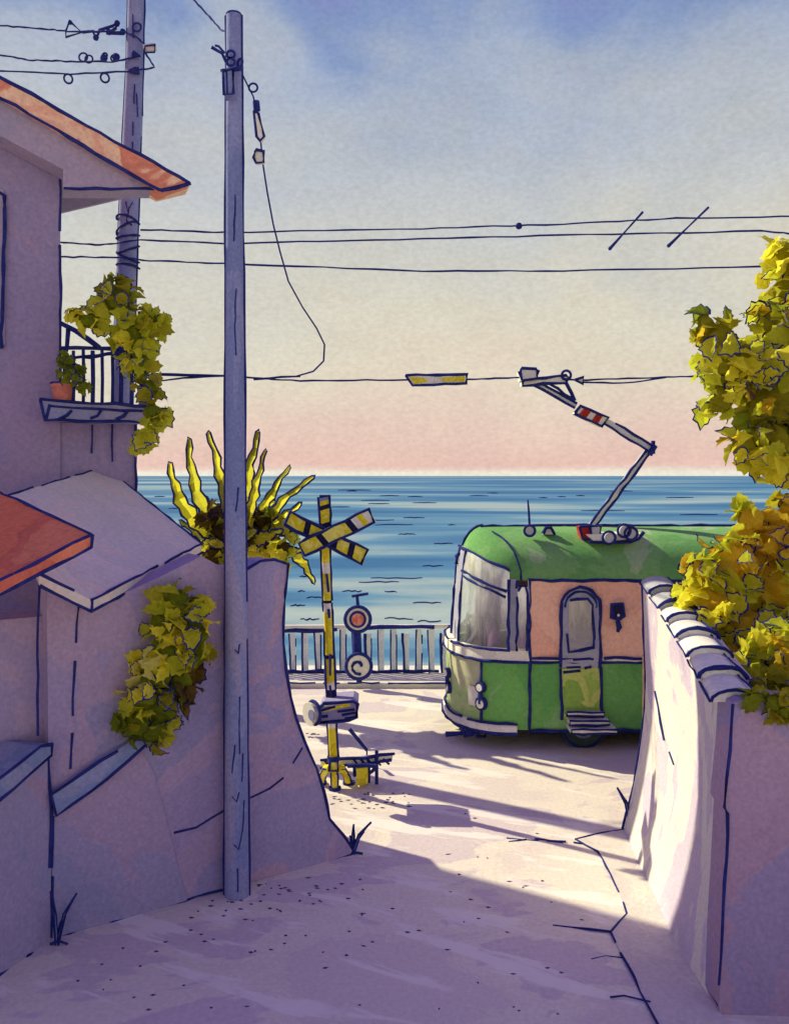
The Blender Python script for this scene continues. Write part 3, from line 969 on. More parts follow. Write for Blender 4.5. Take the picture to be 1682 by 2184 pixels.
fpole = thing('utility_pole', 'far blue timber pole rising behind the balcony and gable', 'pole')
b = MB('polefar')
Yp = 14.2
axp = [P(232, 1600, Yp), P(252, 1100, Yp), P(262, 860, Yp), P(270, 620, Yp), P(279, 380, Yp), P(288, 160, Yp), P(292, -20, Yp), P(294, -120, Yp)]
rp = [.19, .185, .18, .175, .165, .150, .140, .13]
b.tube(axp, rp, 14, 'polefar')
for sgn in (-1, 1):
    b.ink([p + V((sgn * r_ * .99, -.02, 0)) for p, r_ in zip(axp, rp)], .012, gaps=.06, step=.3)
for pts in ([(287, 180), (286, 220)], [(292, 200), (293, 250)], [(284, 260), (283, 330)], [(283, 30), (284, 80)], [(276, 440), (270, 470), (282, 480)], [(268, 430), (272, 450), (284, 432)]):
    b.ink([P(x, y, Yp - .17) for x, y in pts], .009, gaps=.1, step=.1)
b.build('shaft', fpole)
b = MB('ink')
for k, y in enumerate((474, 490, 506, 532, 548, 570)):
    c = P(274, y, Yp)
    pts = []
    for i in range(11):
        a = -math.pi * i / 10
        pts.append(c + V((.19 * math.cos(a), .19 * math.sin(a), .07 * math.sin(i * .3 + k) + (.04 if k % 2 else -.04) * math.cos(a))))
    b.ink(pts, .015, wob=.2)
b.build('wire_binding', fpole)


# ------------------------------------------------------------------ wires
def wire(pts, r, label, group='overhead wires', extra=None, name='overhead_wire', cat='wire', gaps=0.0):
    b = MB('ink')
    fine = []
    for a, c in zip(pts[:-1], pts[1:]):
        for i in range(8):
            fine.append(V(a).lerp(V(c), i / 8))
    fine.append(V(pts[-1]))
    fine = [p + V((0, 0, R.uniform(-1, 1) * r * .5)) for p in fine]
    b.tube(fine, [r * R.uniform(.75, 1.2) for _ in fine], 5, 'ink')
    if extra:
        extra(b)
    return b.build(name, None, label, cat, group=group)


W = .016
def zz(x, y):
    return P(x, y, Yp)


YQ = Yp - .22
wire([P(300, 490, YQ), P(480, 496, YQ), P(900, 488, YQ), P(1200, 478, YQ), P(1440, 466, YQ), P(1800, 460, YQ)], W, 'topmost of the three wires stretched from the far pole across the sky',
     extra=lambda b: b.ball(P(1106, 482, YQ), .06, 'ink', 6, 4))
wire([P(126, 517, YQ), P(215, 523, YQ), P(300, 512, YQ), P(480, 520, YQ), P(800, 512, YQ), P(1200, 502, YQ), P(1620, 493, YQ), P(1700, 500, YQ), P(1850, 560, YQ)], W, 'middle one of the three wires stretched across the sky')
wire([P(126, 548, YQ), P(250, 549, YQ), P(320, 556, YQ), P(480, 562, YQ), P(900, 578, YQ), P(1200, 578, YQ), P(1680, 568, YQ), P(1800, 566, YQ)], W, 'lowest of the three wires stretched across the sky')
for (x0, y0, x1, y1, lab) in [(1300, 530, 1370, 452, 'left one of two slanted rods clipped across the upper wires'), (1425, 524, 1510, 442, 'right one of two slanted rods clipped across the upper wires')]:
    b = MB('ink')
    b.tube([P(x0, y0, YQ - .03), P((x0 + x1) / 2, (y0 + y1) / 2, YQ - .03), P(x1, y1, YQ - .03)], [.030, .014, .022], 5, 'ink')
    b.ball(P(x0, y0, YQ - .03), .034, 'ink', 6, 4)
    b.build('spacer_rod', None, lab, 'rod', group='slanted rods on the upper wires')


def ins_bow(b, x, y):
    b.ink([zz(x - 2, y - 2), zz(x + 6, y - 22), zz(x + 34, y + 2), zz(x - 2, y + 10), zz(x - 2, y - 4)], .02)
    b.ball(zz(x + 8, y - 20), .04, 'ink', 6, 4)


def top1(b):
    ins_bow(b, 142, 68)
    b.ink([zz(176, 68), zz(200, 68), zz(206, 82), zz(214, 66), zz(240, 56), zz(250, 48), zz(246, 62), zz(230, 72), zz(262, 70)], .024)
    for x, y in ((205, 80), (232, 68), (250, 50), (262, 68)):
        b.ball(zz(x, y), .055, 'ink', 6, 4)
    b.ring(P(292, 58, Yp - .2), .07, .018, (0, 1, 0), 'ink')


def top2(b):
    for x, y, r in ((178, 122, 9), (224, 118, 5), (244, 124, 7), (190, 126, 8)):
        b.ring(zz(x, y), r * Yp / F, .016, (0, 1, 0), 'ink')
    b.ball(zz(222, 124), .07, 'ink', 6, 4)
    b.ball(zz(248, 122), .07, 'ink', 6, 4)
    b.tube([P(284, 115, Yp - .2), P(300, 120, Yp - .2)], [.06, .01], 6, 'ink')


def top3(b):
    for x, y in ((146, 168), (224, 166)):
        b.ring(zz(x, y), 9 * Yp / F, .017, (0, 1, 0.5), 'ink')
    b.tube([P(276, 152, Yp - .2), P(296, 150, Yp - .2)], [.03, .07], 6, 'ink')


YT = Yp - .18
wire([P(-60, 54, YT), P(4, 55, YT), P(100, 62, YT), P(145, 67, YT), P(265, 68, YT), P(290, 78, YT), P(312, 98, YT)], W, 'uppermost of three short wires with insulators at the top left corner', 'insulated wires at the far pole top', top1)
wire([P(-60, 108, YT), P(4, 118, YT), P(60, 128, YT), P(140, 131, YT), P(240, 132, YT), P(300, 119, YT)], W, 'middle of three short insulated wires at the top left corner', 'insulated wires at the far pole top', top2)
wire([P(-60, 150, YT), P(4, 152, YT), P(150, 158, YT), P(280, 152, YT), P(330, 144, YT), P(310, 112, YT)], W, 'lowest of three short wires with insulators at the top left corner', 'insulated wires at the far pole top', top3)
b = MB('metal', 'ink')
b.tube([P(308, 104, YT), P(332, 100, YT)], .07, 8, 'metal')
b.loop([P(x, y, YT - .08) for x, y in ((308, 112), (310, 98), (332, 96), (330, 112))], .014)
b.build('insulator', fpole)

# wire to the top of the near pole
wire([P(395, -20, 9.2), P(440, 28, 9.0), P(470, 62, 8.8), P(492, 74, PB.y - .02)], .011, 'single wire running up from the tip of the near pole')

# contact wire with its tensioner, and the looping feeder cable
YC = 14.2


def contact_parts(b):
    b.ink([P(322, 797, YC), P(400, 799, YC), P(480, 801, YC)], W, wob=.2)
    b.ink([P(320, 816, YC), P(390, 806, YC), P(480, 801, YC)], W * .8, wob=.2)
    b.ink([P(540, 809, YC), P(600, 804, YC), P(640, 802, YC)], W * .8)
    b.ink([P(1240, 816, YC), P(1330, 817, YC), P(1420, 805, YC)], W * .8)
    b.prism([P(x, y, YC - .05) for x, y in ((1226, 811), (1244, 806), (1244, 817))], (0, .1, 0), 'metal')
    b.loop([P(x, y, YC - .055) for x, y in ((1226, 811), (1244, 805), (1244, 818))], .018)


cw = wire([P(300, 800, YC), P(480, 803, YC), P(640, 812, YC), P(866, 810, YC), P(1000, 809, YC), P(1110, 806, YC), P(1230, 811, YC), P(1400, 806, YC), P(1500, 801, YC), P(1760, 798, YC)], W,
          'tram contact wire stretched level above the sea horizon', extra=contact_parts, name='contact_wire')
b = MB('white', 'yellow', 'ink')
q = [(865, 800), (996, 798), (994, 818), (880, 822)]
b.prism([P(x, y, YC - .08) for x, y in q], (0, .16, 0), 'white')
b.loop([P(x, y, YC - .085) for x, y in q], .02, wob=.3)
b.prism([P(x, y, YC - .084) for x, y in ((872, 804), (905, 806), (912, 814), (884, 819))], (0, .003, 0), 'yellow')
b.prism([P(x, y, YC - .084) for x, y in ((940, 806), (990, 802), (990, 814), (945, 814))], (0, .003, 0), 'yellow')
b.build('insulator', cw)
Yj = PB.y + .05
fc = thing('feeder_cable', 'looping cable hanging from the near pole down to the contact wire', 'cable')
b = MB('ink')
path = [(512, 148, Yj), (520, 165, Yj), (530, 186, Yj), (540, 205, Yj), (548, 240, 8.7), (556, 300, 8.8), (560, 345, 9.0), (570, 410, 9.4), (583, 480, 9.9), (598, 540, 10.4), (615, 600, 11.0), (645, 655, 11.8), (675, 700, 12.5), (692, 735, 13.2),
        (690, 770, 13.8), (668, 792, 14.1), (630, 803, YC), (560, 807, YC)]
pts = [P(*p) for p in path]
b.tube(pts, [1.9 * p.y / F for p in pts], 6, 'ink')
b.build('cable', fc)
b = MB('metal', 'ink')
b.ring(P(540, 187, Yj), .043, .011, (0, 1, 0), 'ink')
b.build('clamp', fc)
b = MB('white', 'ink')
b.tube([P(546, 216, Yj), P(548, 236, Yj)], .035, 8, 'ink')
q = [(540, 238), (552, 240), (565, 290), (556, 300), (548, 292)]
b.prism([P(x, y, Yj - .03) for x, y in q], (0, .06, 0), 'white')
b.loop([P(x, y, Yj - .035) for x, y in q], .012)
b.build('insulator', fc)
b = MB('white', 'ink')
q = [(545, 320), (562, 322), (563, 346), (546, 348), (541, 335)]
b.prism([P(x, y, 8.9) for x, y in q], (0, .06, 0), 'white')
b.loop([P(x, y, 8.89) for x, y in q], .012)
b.build('insulator', fc)

# ------------------------------------------------------------------ level crossing signal
cs = thing('crossing_signal', 'yellow and black crossbuck crossing signal standing behind the mauve wall corner', 'crossing sign')
YS = 11.28
sS = YS / F
b = MB('yellow', 'black', 'white', 'ink')
pole_px = [(694, 1165, 'yellow'), (695, 1200, 'white'), (696, 1222, 'yellow'), (698, 1280, 'black'), (698, 1286, 'white'), (699, 1305, 'yellow'), (701, 1345, 'yellow'), (702, 1396, 'black'), (703, 1404, 'yellow'), (705, 1455, 'white'), (706, 1470, 'black'), (707, 1500, 'white'),
           (708, 1552, 'yellow'), (711, 1618, 'yellow')]
for (x0, y0, m), (x1, y1, _) in zip(pole_px[:-1], pole_px[1:]):
    b.tube([P(x0, y0, YS), P(x1, y1, YS)], .058, 10, m)
for sg in (-1, 1):
    b.ink([P(x + sg * 9.5, y, YS - .01) for x, y, _ in pole_px], .014, wob=.4, gaps=.03)
for y0, y1 in ((1225, 1262), (1300, 1318), (1395, 1440), (1462, 1492)):
    b.ink([P(697 + (y0 - 1200) * .03, y0, YS - .06), P(698 + (y1 - 1200) * .03, y1, YS - .06)], .013)
b.build('post', cs)


def board(p0, p1, wpx, cols, dep, name='crossbuck_board'):
    b = MB(*dict.fromkeys(cols))
    a, c = V(p0), V(p1)
    d = (c - a).normalized()
    n = V((-d.y, d.x))
    k = len(cols)
    for i, m in enumerate(cols):
        q0, q1 = a.lerp(c, i / k), a.lerp(c, (i + 1) / k)
        sk = d * wpx * .12
        pr = 0.0 if m != 'black' else -0.004
        b.prism([P(*(q0 + n * wpx / 2 + sk), YS + dep + pr), P(*(q1 + n * wpx / 2 + sk), YS + dep + pr), P(*(q1 - n * wpx / 2 - sk), YS + dep + pr), P(*(q0 - n * wpx / 2 - sk), YS + dep + pr)], (0, .04, 0), m)
    b.loop([P(*(a + n * wpx / 2), YS + dep - .008), P(*(c + n * wpx / 2), YS + dep - .008), P(*(c - n * wpx / 2), YS + dep - .008), P(*(a - n * wpx / 2), YS + dep - .008)], .017, wob=.5)
    b.build(name, cs)


board((614, 1106), (778, 1188), 31, ['yellow', 'yellow', 'yellow', 'black', 'yellow', 'yellow', 'yellow', 'yellow', 'black', 'yellow', 'yellow', 'black', 'yellow', 'yellow'], -.10)
board((644, 1172), (792, 1100), 31, ['yellow', 'yellow', 'yellow', 'black', 'yellow', 'yellow', 'yellow', 'yellow', 'black', 'white', 'yellow', 'white'], -.16)
board((691, 1058), (695, 1134), 22, ['coping', 'yellow', 'black', 'yellow', 'yellow', 'yellow', 'black', 'black'], -.06, 'top_stub')
# lamp housing
b = MB('lav_blue', 'yellow', 'white', 'ink')
Yb = YS - .30
front = [(690, 1500), (752, 1494), (762, 1500), (760, 1530), (742, 1538), (682, 1542), (680, 1510)]
b.prism([P(x, y, Yb) for x, y in front], (0, .5, 0), 'lav_blue')
b.loop([P(x, y, Yb - .008) for x, y in front], .018)
b.prism([P(x, y, Yb - .006) for x, y in [(686, 1512), (745, 1500), (748, 1506), (688, 1519)]], (0, .005, 0), 'yellow')
b.prism([P(x, y, Yb - .006) for x, y in [(690, 1503), (745, 1496), (748, 1500), (690, 1508)]], (0, .005, 0), 'white')
for p, q in (((686, 1516), (715, 1506)), ((720, 1518), (756, 1512)), ((728, 1526), (758, 1521)), ((685, 1529), (700, 1528)), ((735, 1534), (758, 1529))):
    b.ink([P(*p, Yb - .008), P(*q, Yb - .008)], .013)
b.build('lamp_housing', cs)
b = MB('white', 'ink', 'lav_blue')
b.disc(P(672, 1520, Yb + .1), .15, (-1, -.8, 0), .10, 'white')
b.ring(P(669, 1520, Yb + .02), .15, .022, (-1, -.8, 0), 'ink')
b.disc(P(670, 1524, Yb + .0), .07, (-1, -.8, 0), .05, 'lav_blue')
b.build('lamp', cs)
# collar and claw feet
b = MB('yellow', 'ink')
b.tube([P(711, 1612, YS), P(711, 1622, YS)], .085, 10, 'ink')
b.tube([P(711, 1622, YS), P(712, 1644, YS)], .07, 8, 'yellow')
b.loop([P(x, y, YS - .08) for x, y in ((702, 1622), (720, 1622), (722, 1644), (702, 1644))], .014)
b.build('collar', cs)
for fx, fy in ((684, 1672), (714, 1684), (744, 1672)):
    b = MB('yellow', 'ink')
    dy = (fy - 1680) / 30
    e = G(fx, fy)
    t0 = P(711 + (fx - 711) * .25, 1640, YS)
    mid = P(711 + (fx - 711) * .85, 1654, (YS + e.y) / 2)
    pts = [t0, t0.lerp(mid, .5) + V((0, 0, .05)), mid, e]
    b.tube(pts, [.06, .055, .05, .05], 8, 'yellow')
    off = 9 * sS
    for sg in (-1, 1):
        b.ink([p + V((sg * off * .75, -.02, 0)) for p in pts], .013, wob=.2)
    b.disc(e, .085, (0, 0, 1), .035, 'ink', 10)
    b.build('foot', cs)

# crossing barrier beside it
br = thing('crossing_barrier', 'short hatched barrier with yellow cabinet right of the crossing signal', 'barrier')
YB = 11.45
b = MB('white', 'ink')
q = [(684, 1622), (838, 1608), (836, 1622), (684, 1638)]
b.prism([P(x, y, YB) for x, y in q], (0, .05, 0), 'white')
b.ink([P(684, 1620, YB - .006), P(750, 1617, YB - .006), P(840, 1609, YB - .006)], .017)
b.ink([P(684, 1638, YB - .006), P(760, 1630, YB - .006), P(836, 1622, YB - .006)], .015, gaps=.06)
for x in (688, 698, 752, 768, 784, 800, 818):
    b.ink([P(x, 1619, YB - .008), P(x + 12, 1632, YB - .008)], .013)
b.build('barrier_arm', br)
for x, y0, y1 in ((803, 1602, 1672), (786, 1632, 1668), (756, 1632, 1655)):
    b = MB('ink')
    e = P(x, y1, YB) if y1 < 1660 else G(x, y1)
    b.tube([P(x, y0, YB - .05), e], .024, 6, 'ink')
    b.build('post', br)
b = MB('yellow', 'ink')
b.prism([P(x, y, YB - .1) for x, y in [(760, 1640), (784, 1637), (784, 1672), (760, 1676)]], (0, .25, 0), 'yellow')
b.ink([P(742, 1634, YB - .1), P(782, 1632, YB - .1), P(803, 1634, YB - .1)], .022)
b.ink([P(786, 1650, YB - .08), P(803, 1638, YB - .08)], .02)
b.build('cabinet', br)
b = MB('ink')
b.tube([P(745, 1555, 12.2), P(782, 1600, 12.2)], [.03, .024], 6, 'ink')
b.tube([P(782, 1600, 12.2), G(782, 1632)], .012, 5, 'ink')
b.build('lever', br)

# two disc signal by the fence
ds = thing('disc_signal', 'slim post with two round discs in front of the sea railing', 'signal')
YD = 16.8
b = MB('ink')
b.tube([P(766, 1468, YD), P(764, 1300, YD), P(761, 1268, YD)], [.06, .04, .03], 7, 'ink')
b.tube([P(752, 1468, YD), P(784, 1464, YD)], [.05, .05], 6, 'ink')
b.tube([P(750, 1272, YD), P(785, 1266, YD)], .03, 6, 'ink')
b.tube([P(760, 1345, YD - .02), P(762, 1395, YD - .02)], .09, 6, 'ink')
b.build('post', ds)
b = MB('white', 'signred', 'ink')
c = P(763, 1320, YD - .08)
b.disc(c, .25, (0, -1, 0), .05, 'white', 22)
b.ring(c + V((0, -.05, 0)), .25, .035, (0, 1, 0), 'ink')
b.ring(c + V((0, -.06, 0)), .14, .03, (0, 1, 0), 'ink')
b.disc(c + V((0, -.05, 0)), .13, (0, -1, 0), .03, 'signred', 18)
b.build('disc', ds, label='disc with red centre')
b = MB('white', 'ink')
c = P(765, 1420, YD - .10)
b.disc(c, .25, (0, -1, 0), .05, 'white', 22)
b.ring(c + V((0, -.05, 0)), .25, .035, (0, 1, 0), 'ink')
b.ink([c + V((math.cos(t * .62) * (.05 + .016 * t), -.06, math.sin(t * .62) * (.05 + .014 * t))) for t in range(9)], .024, wob=.1)
b.build('disc', ds, label='white disc with a dark curl')

# ------------------------------------------------------------------ sea railing
fn = thing('sea_railing', 'dark railing along the sea edge between wall and tram', 'fence')
YF = 17.55
b = MB('ink', 'white')
zt0, zb0 = P(0, 1341, YF).z, 0.13
xs = [-2.9 + .262 * i for i in range(34)]
b.ink([(xs[0], YF, zt0 - .05), (-1.2, YF, zt0 - .03), (-.3, YF, zt0 + .04), (1.4, YF, zt0 + .04), (xs[-1], YF, zt0)], .032, wob=.3, gaps=.10, step=.25)
b.build('top_rail', fn)
b = MB('white')
b.tube([(xs[0], YF + .05, zt0 + .02), (xs[-1], YF + .05, zt0 + .07)], .05, 8, 'white')
b.build('hand_rail', fn)
b = MB('ink')
b.ink([(xs[0], YF, zb0), (xs[-1], YF, zb0 + .02)], .030, wob=.5, gaps=.10, step=.25)
b.build('bottom_rail', fn)
for i, x in enumerate(xs):
    b = MB('ink')
    lean = R.uniform(-.03, .03)
    r = R.choice([.014, .018, .028, .034])
    zt_ = zt0 - (.02 if i % 3 else .10)
    b.prism([(x - .065, YF, .10), (x + .065, YF, .10), (x + .06, YF, zt_), (x - .06, YF, zt_)], (0, .03, 0), 'picket')
    b.ink([(x - .065 + lean, YF - .004, .10), (x - .06, YF - .004, .6), (x - .06 - lean, YF - .004, zt_)], r * .75, wob=.3)
    if i % 2:
        b.ink([(x + .065, YF - .004, .12), (x + .062, YF - .004, zt_ - .1)], .011, wob=.3, gaps=.2)
    b.build('railing_bar', fn)

# ------------------------------------------------------------------ tram
tram = thing('tram', 'green and salmon tram with rounded cab front and raised pantograph', 'tram')
TX, TY, TN, TW = 2.07, 14.2, 1.20, 1.30
XE = 12.5


def plan(s, ins=0.0, nose=TN, insx=None):
    """Point of the rounded front at angle s (degrees, -90 near side, 90 far side), drawn in by ins."""
    a = math.radians(s)
    insx = ins if insx is None else insx
    return V((TX - (nose - insx) * max(0.0, math.cos(a)) ** 0.8, TY + (TW - ins) * math.copysign(abs(math.sin(a)) ** 0.86, a), 0))


def shell(b, z0, z1, s0, s1, m, ins0=0.0, ins1=0.0, n=24, out=0.0, smooth=True, thick=0.0):
    rows = []
    for z, ins in ((z0, ins0), (z1, ins1)):
        rows.append([plan(s0 + (s1 - s0) * i / n, ins - out) + V((0, 0, z)) for i in range(n + 1)])
    b.grid(rows, m, smooth)
    return rows


def lean(z):                              # how far the cab front is drawn in at height z
    return 0.0 if z < 1.5 else 0.07 + (z - 1.5) * 0.07


ti = .019
ZB, ZS, ZR, ZT = .31, 1.36, 2.60, 3.36
b = MB('green', 'litgreen', 'ink')
shell(b, ZB, ZS, -90, -58, 'green', 0.02, 0, 10)
shell(b, ZB, ZS, -58, 20, 'litgreen', 0.02, 0, 16)
shell(b, ZB, ZS, 20, 90, 'green', 0.02, 0, 14)
for sy in (-1, 1):
    y = TY + sy * TW
    b.poly([(TX, y - sy * .02, ZB), (XE, y - sy * .02, ZB), (XE, y, ZS), (TX, y, ZS)][::-sy], 'green')
b.poly([(XE, TY - TW, ZB), (XE, TY + TW, ZB), (XE, TY + TW, ZR), (XE, TY - TW, ZR)], 'green')
b.poly([(TX, TY - TW + .02, ZB), (XE, TY - TW + .02, ZB), (XE, TY + TW - .02, ZB), (TX, TY + TW - .02, ZB)], 'dark')
fl = [plan(-90 + 180 * i / 24, .04) + V((0, 0, ZB + .01)) for i in range(25)]
b.poly(fl, 'dark')
b.ink([plan(-90, 0, ) + V((-.005, -.012, ZB)), plan(-90) + V((-.005, -.012, 2.62))], ti)
b.ink([plan(-58) + V((-.01, -.01, ZB + .1)), plan(-58) + V((-.01, -.01, ZS))], ti * .9, gaps=.1)
b.ink([(TX, TY - TW - .008, ZB), (XE, TY - TW - .008, ZB)], ti)
sil = plan(28, -.005)
b.ink([sil + V((0, 0, ZB)), sil + V((0, 0, ZS))], ti)
b.build('body', tram)
b = MB('tramsalmon', 'ink')
for sy in (-1, 1):
    y = TY + sy * TW
    if sy < 0:
        b.poly([(TX, y, ZS + .05), (XE, y, ZS + .05), (XE, y, ZR), (TX, y, ZR)], 'tramsalmon')
    else:
        b.poly([(TX, y, ZS + .05), (TX, y, ZR), (XE, y, ZR), (XE, y, ZS + .05)], 'tramsalmon')
b.ink([(TX, TY - TW - .008, ZR), (XE, TY - TW - .008, ZR)], ti)
b.build('side_panel', tram)
# belt, bumper
b = MB('white', 'ink')
shell(b, ZS, ZS + .17, -90, 90, 'white', 0, .02, 24, .03)
rows = [[plan(-90 + 180 * i / 24, -.03) + V((0, 0, ZS + .17)) for i in range(25)], [plan(-90 + 180 * i / 24, .10) + V((0, 0, ZS + .18)) for i in range(25)]]
b.grid(rows, 'white')
b.ink([plan(-90 + 125 * i / 18, -.035) + V((0, 0, ZS)) for i in range(19)], ti, gaps=.05)
b.ink([plan(-80 + 118 * i / 18, -.02) + V((0, 0, ZS + .175)) for i in range(19)], ti * .9, gaps=.06)
for z in (ZS - .01, ZS + .055):
    b.ink([(TX, TY - TW - .02, z), (XE, TY - TW - .02, z)], ti * .9, gaps=.04)
b.prism([(TX, TY - TW - .015, ZS - .01), (XE, TY - TW - .015, ZS - .01), (XE, TY - TW - .015, ZS + .052), (TX, TY - TW - .015, ZS + .052)], (0, .012, 0), 'white')
b.build('belt_rail', tram)
b = MB('white', 'ink')
rows = []
for z, o in ((ZB - .05, .06), (ZB + .06, .07), (ZB + .09, 0.0)):
    rows.append([plan(-84 + 170 * i / 24, -o + .02) + V((0, 0, z)) for i in range(25)])
b.grid(rows, 'white')
b.ink([plan(-84 + 125 * i / 18, -.05) + V((0, 0, ZB - .06)) for i in range(19)], ti, gaps=.03)
b.ink([plan(-84 + 120 * i / 18, -.02) + V((0, 0, ZB + .09)) for i in range(19)], ti * .9, gaps=.06)
b.build('bumper', tram)
# roof
b = MB('roofgreen', 'litgreen', 'frame', 'ink')
rows = []
prof = []
for i in range(9):
    a = math.pi / 2 * i / 8
    prof.append((ZR + (ZT - ZR) * math.sin(a), 1.25 * (1 - math.cos(a)) ** 1.1))
sangs = [-90 + 180 * j / 28 for j in range(29)]
for z, ins in prof:
    inn = min(ins, TW - .04)
    near, far = V((XE, TY - (TW - inn), z)), V((XE, TY + (TW - inn), z))
    rows.append([near] + [plan(s, inn, TN - .05, inn * .30 + lean(z)) + V((0, 0, z)) for s in sangs] + [far])
b.grid(rows, 'roofgreen')
b.poly([r[0] for r in rows] + [r[-1] for r in rows[::-1]], 'roofgreen')
# outline of the dome end and of the crown line
b.ink([plan(-88, min(i, TW - .04), TN - .05, min(i, TW - .04) * .3) + V((-.06 - i * .5, -.012, z + .004)) for z, i in prof[:7]], ti * .7, gaps=.04)
b.ink([(TX - .62, TY - .12, ZT + .0), (TX + .3, TY - .1, ZT + .01), (XE, TY - .1, ZT + .01)], ti)
b.ink([rows[k][15] + V((-.012, .0, 0.008)) for k in range(1, 9)] + [V((TX - .62, TY - .12, ZT))], ti * 1.1)
b.build('roof', tram)
# cab front: grey frame, panes
b = MB('frame', 'ink', 'green')
ZW0, ZW1 = ZS + .17, 3.02


def fr(s, z, out=0.0):
    zz_ = max(0.0, (z - ZR) / (ZT - ZR))
    ins = 0.0 if zz_ <= 0 else 1.25 * (1 - math.cos(math.asin(min(1, zz_)))) ** 1.1
    return plan(s, ins - out, TN - .05, ins * .30 + lean(z) - out) + V((0, 0, z))


def strip(b, s0, s1, z0, z1, m, out, ns=14, nz=10):
    b.grid([[fr(s0 + (s1 - s0) * i / ns, z0 + (z1 - z0) * k / nz, out) for i in range(ns + 1)] for k in range(nz + 1)], m)


def ztop(q):
    return 2.74 + 0.27 * min(1.0, max(0.0, (q + 77) / 55.0)) ** 0.6


for (a0, a1, zt_, inks) in ((-83, -77, ZR + .02, (-83, -77)), (74, 90, ZR + .02, ()), (-90, -89, ZR + .02, ()), (60, 74, 2.7, ()), (-22, 6, 3.03, (-22, 2))):
    p_ = MB('frame', 'ink')
    strip(p_, a0, a1, ZW0, zt_, 'frame', .02, 6, 8)
    for q in inks:
        p_.ink([fr(q, ZW0 + (zt_ - ZW0) * i / 8, .035) for i in range(9)], ti * .95, gaps=.03)
    p_.build('window_pillar', tram)
b.ink([fr(-75, 2.42, .04), fr(-60, 2.52, .045), fr(-40, 2.62, .045), fr(-22, 2.68, .045)], ti)
b.ink([fr(-74, 2.34, .04), fr(-60, 2.44, .045), fr(-40, 2.54, .045), fr(-22, 2.60, .045)], ti * .8)
b.ink([fr(q, ztop(q), .045) for q in (-77, -72, -66, -58, -48, -36, -22, -10, 4)], ti)
b.build('window_frame', tram)
for (a0, a1) in ((-77, -22), (6, 60)):
    b = MB('glass')
    b.grid([[fr(a0 + (a1 - a0) * i / 16, ZW0 + (ztop(a0 + (a1 - a0) * i / 16 if a0 < 0 else -(a0 + (a1 - a0) * i / 16)) - ZW0) * k / 12, .03) for i in range(17)] for k in range(13)], 'glass')
    b.build('windscreen', tram)
b = MB('glass', 'ink')
strip(b, -89, -83, ZW0, 2.50, 'glass', .015, 4, 6)
b.ink([fr(-89, ZW0, .02), fr(-89, 2.40, .02), fr(-87.5, 2.52, .02), fr(-85, 2.52, .02), fr(-83.5, 2.44, .02)], ti * .9)
b.build('cab_window', tram)
# lower front lining behind the glass and the seats
for (x, y, r) in ((1.36, 13.95, .28), (1.58, 13.52, .28), (1.96, 13.16, .17)):
    b = MB('seat', 'ink')
    b.ball((x, y, 1.50), (.14, r, .42), 'seat', 14, 8)
    b.ink([(x - .15, y + r * 1.02 * math.cos(math.pi * i / 10), 1.50 + .43 * math.sin(math.pi * i / 10)) for i in range(11)], ti * .8)
    b.build('cab_seat', tram)
b = MB('metal', 'ink')
cw_ = V((1.16, 13.86, 1.62))
b.ring(cw_, .34, .03, (-.8, -.2, .55), 'metal')
b.ring(cw_ + V((-.02, -.02, .02)), .30, .014, (-.8, -.2, .55), 'ink')
b.build('steering_wheel', tram)
# mirror arm at the far side
b = MB('frame', 'ink')
m0 = plan(-8, .03)
m0 = fr(-2, 2.86, -.02)
b.tube([m0, m0 + V((-.05, -.02, .04)), m0 + V((-.09, -.04, 0)), m0 + V((-.09, -.04, -.13))], .035, 6, 'ink')
b.build('mirror_arm', tram)


# headlights
def head(s, z, k=1.0):
    b = MB('white', 'ink', 'black')
    p = plan(s, -.02) + V((0, 0, z))
    nn = (p - V((TX + .4, TY, z))).normalized()
    b.disc(p - nn * .03, .085 * k, nn, .07, 'ink', 14)
    b.disc(p + nn * .035, .052 * k, nn, .02, 'white', 14)
    p2 = p + V((0.005, 0, -.24 * k))
    b.disc(p2 - nn * .03, .10 * k, nn, .06, 'ink', 14)
    b.disc(p2 + nn * .025, .065 * k, nn, .02, 'white', 14)
    b.tube([p + nn * .02, p2 + nn * .02], .035 * k, 6, 'ink')
    b.build('headlight', tram)


head(-58, .93, 1.05)
head(-14, .98, 1.0)
b = MB('white')
strip_rows = [[plan(-57 + 12 * i / 4, .0 - .008) + V((0, 0, z)) for i in range(5)] for z in (.62, .92)]
b.grid(strip_rows, 'white')
b.build('front_plate', tram)
# door
YSd = TY - TW
def tp_(x, y, off=0.0):
    return P(x, y, YSd - off)


def arch(x0, x1, ytop, ybot, r):
    cx_, n = (x0 + x1) / 2, 10
    hw = (x1 - x0) / 2
    return [(x0, ybot)] + [(cx_ - hw * math.cos(math.pi * i / n), ytop + r - r * math.sin(math.pi * i / n)) for i in range(n + 1)] + [(x1, ybot)]


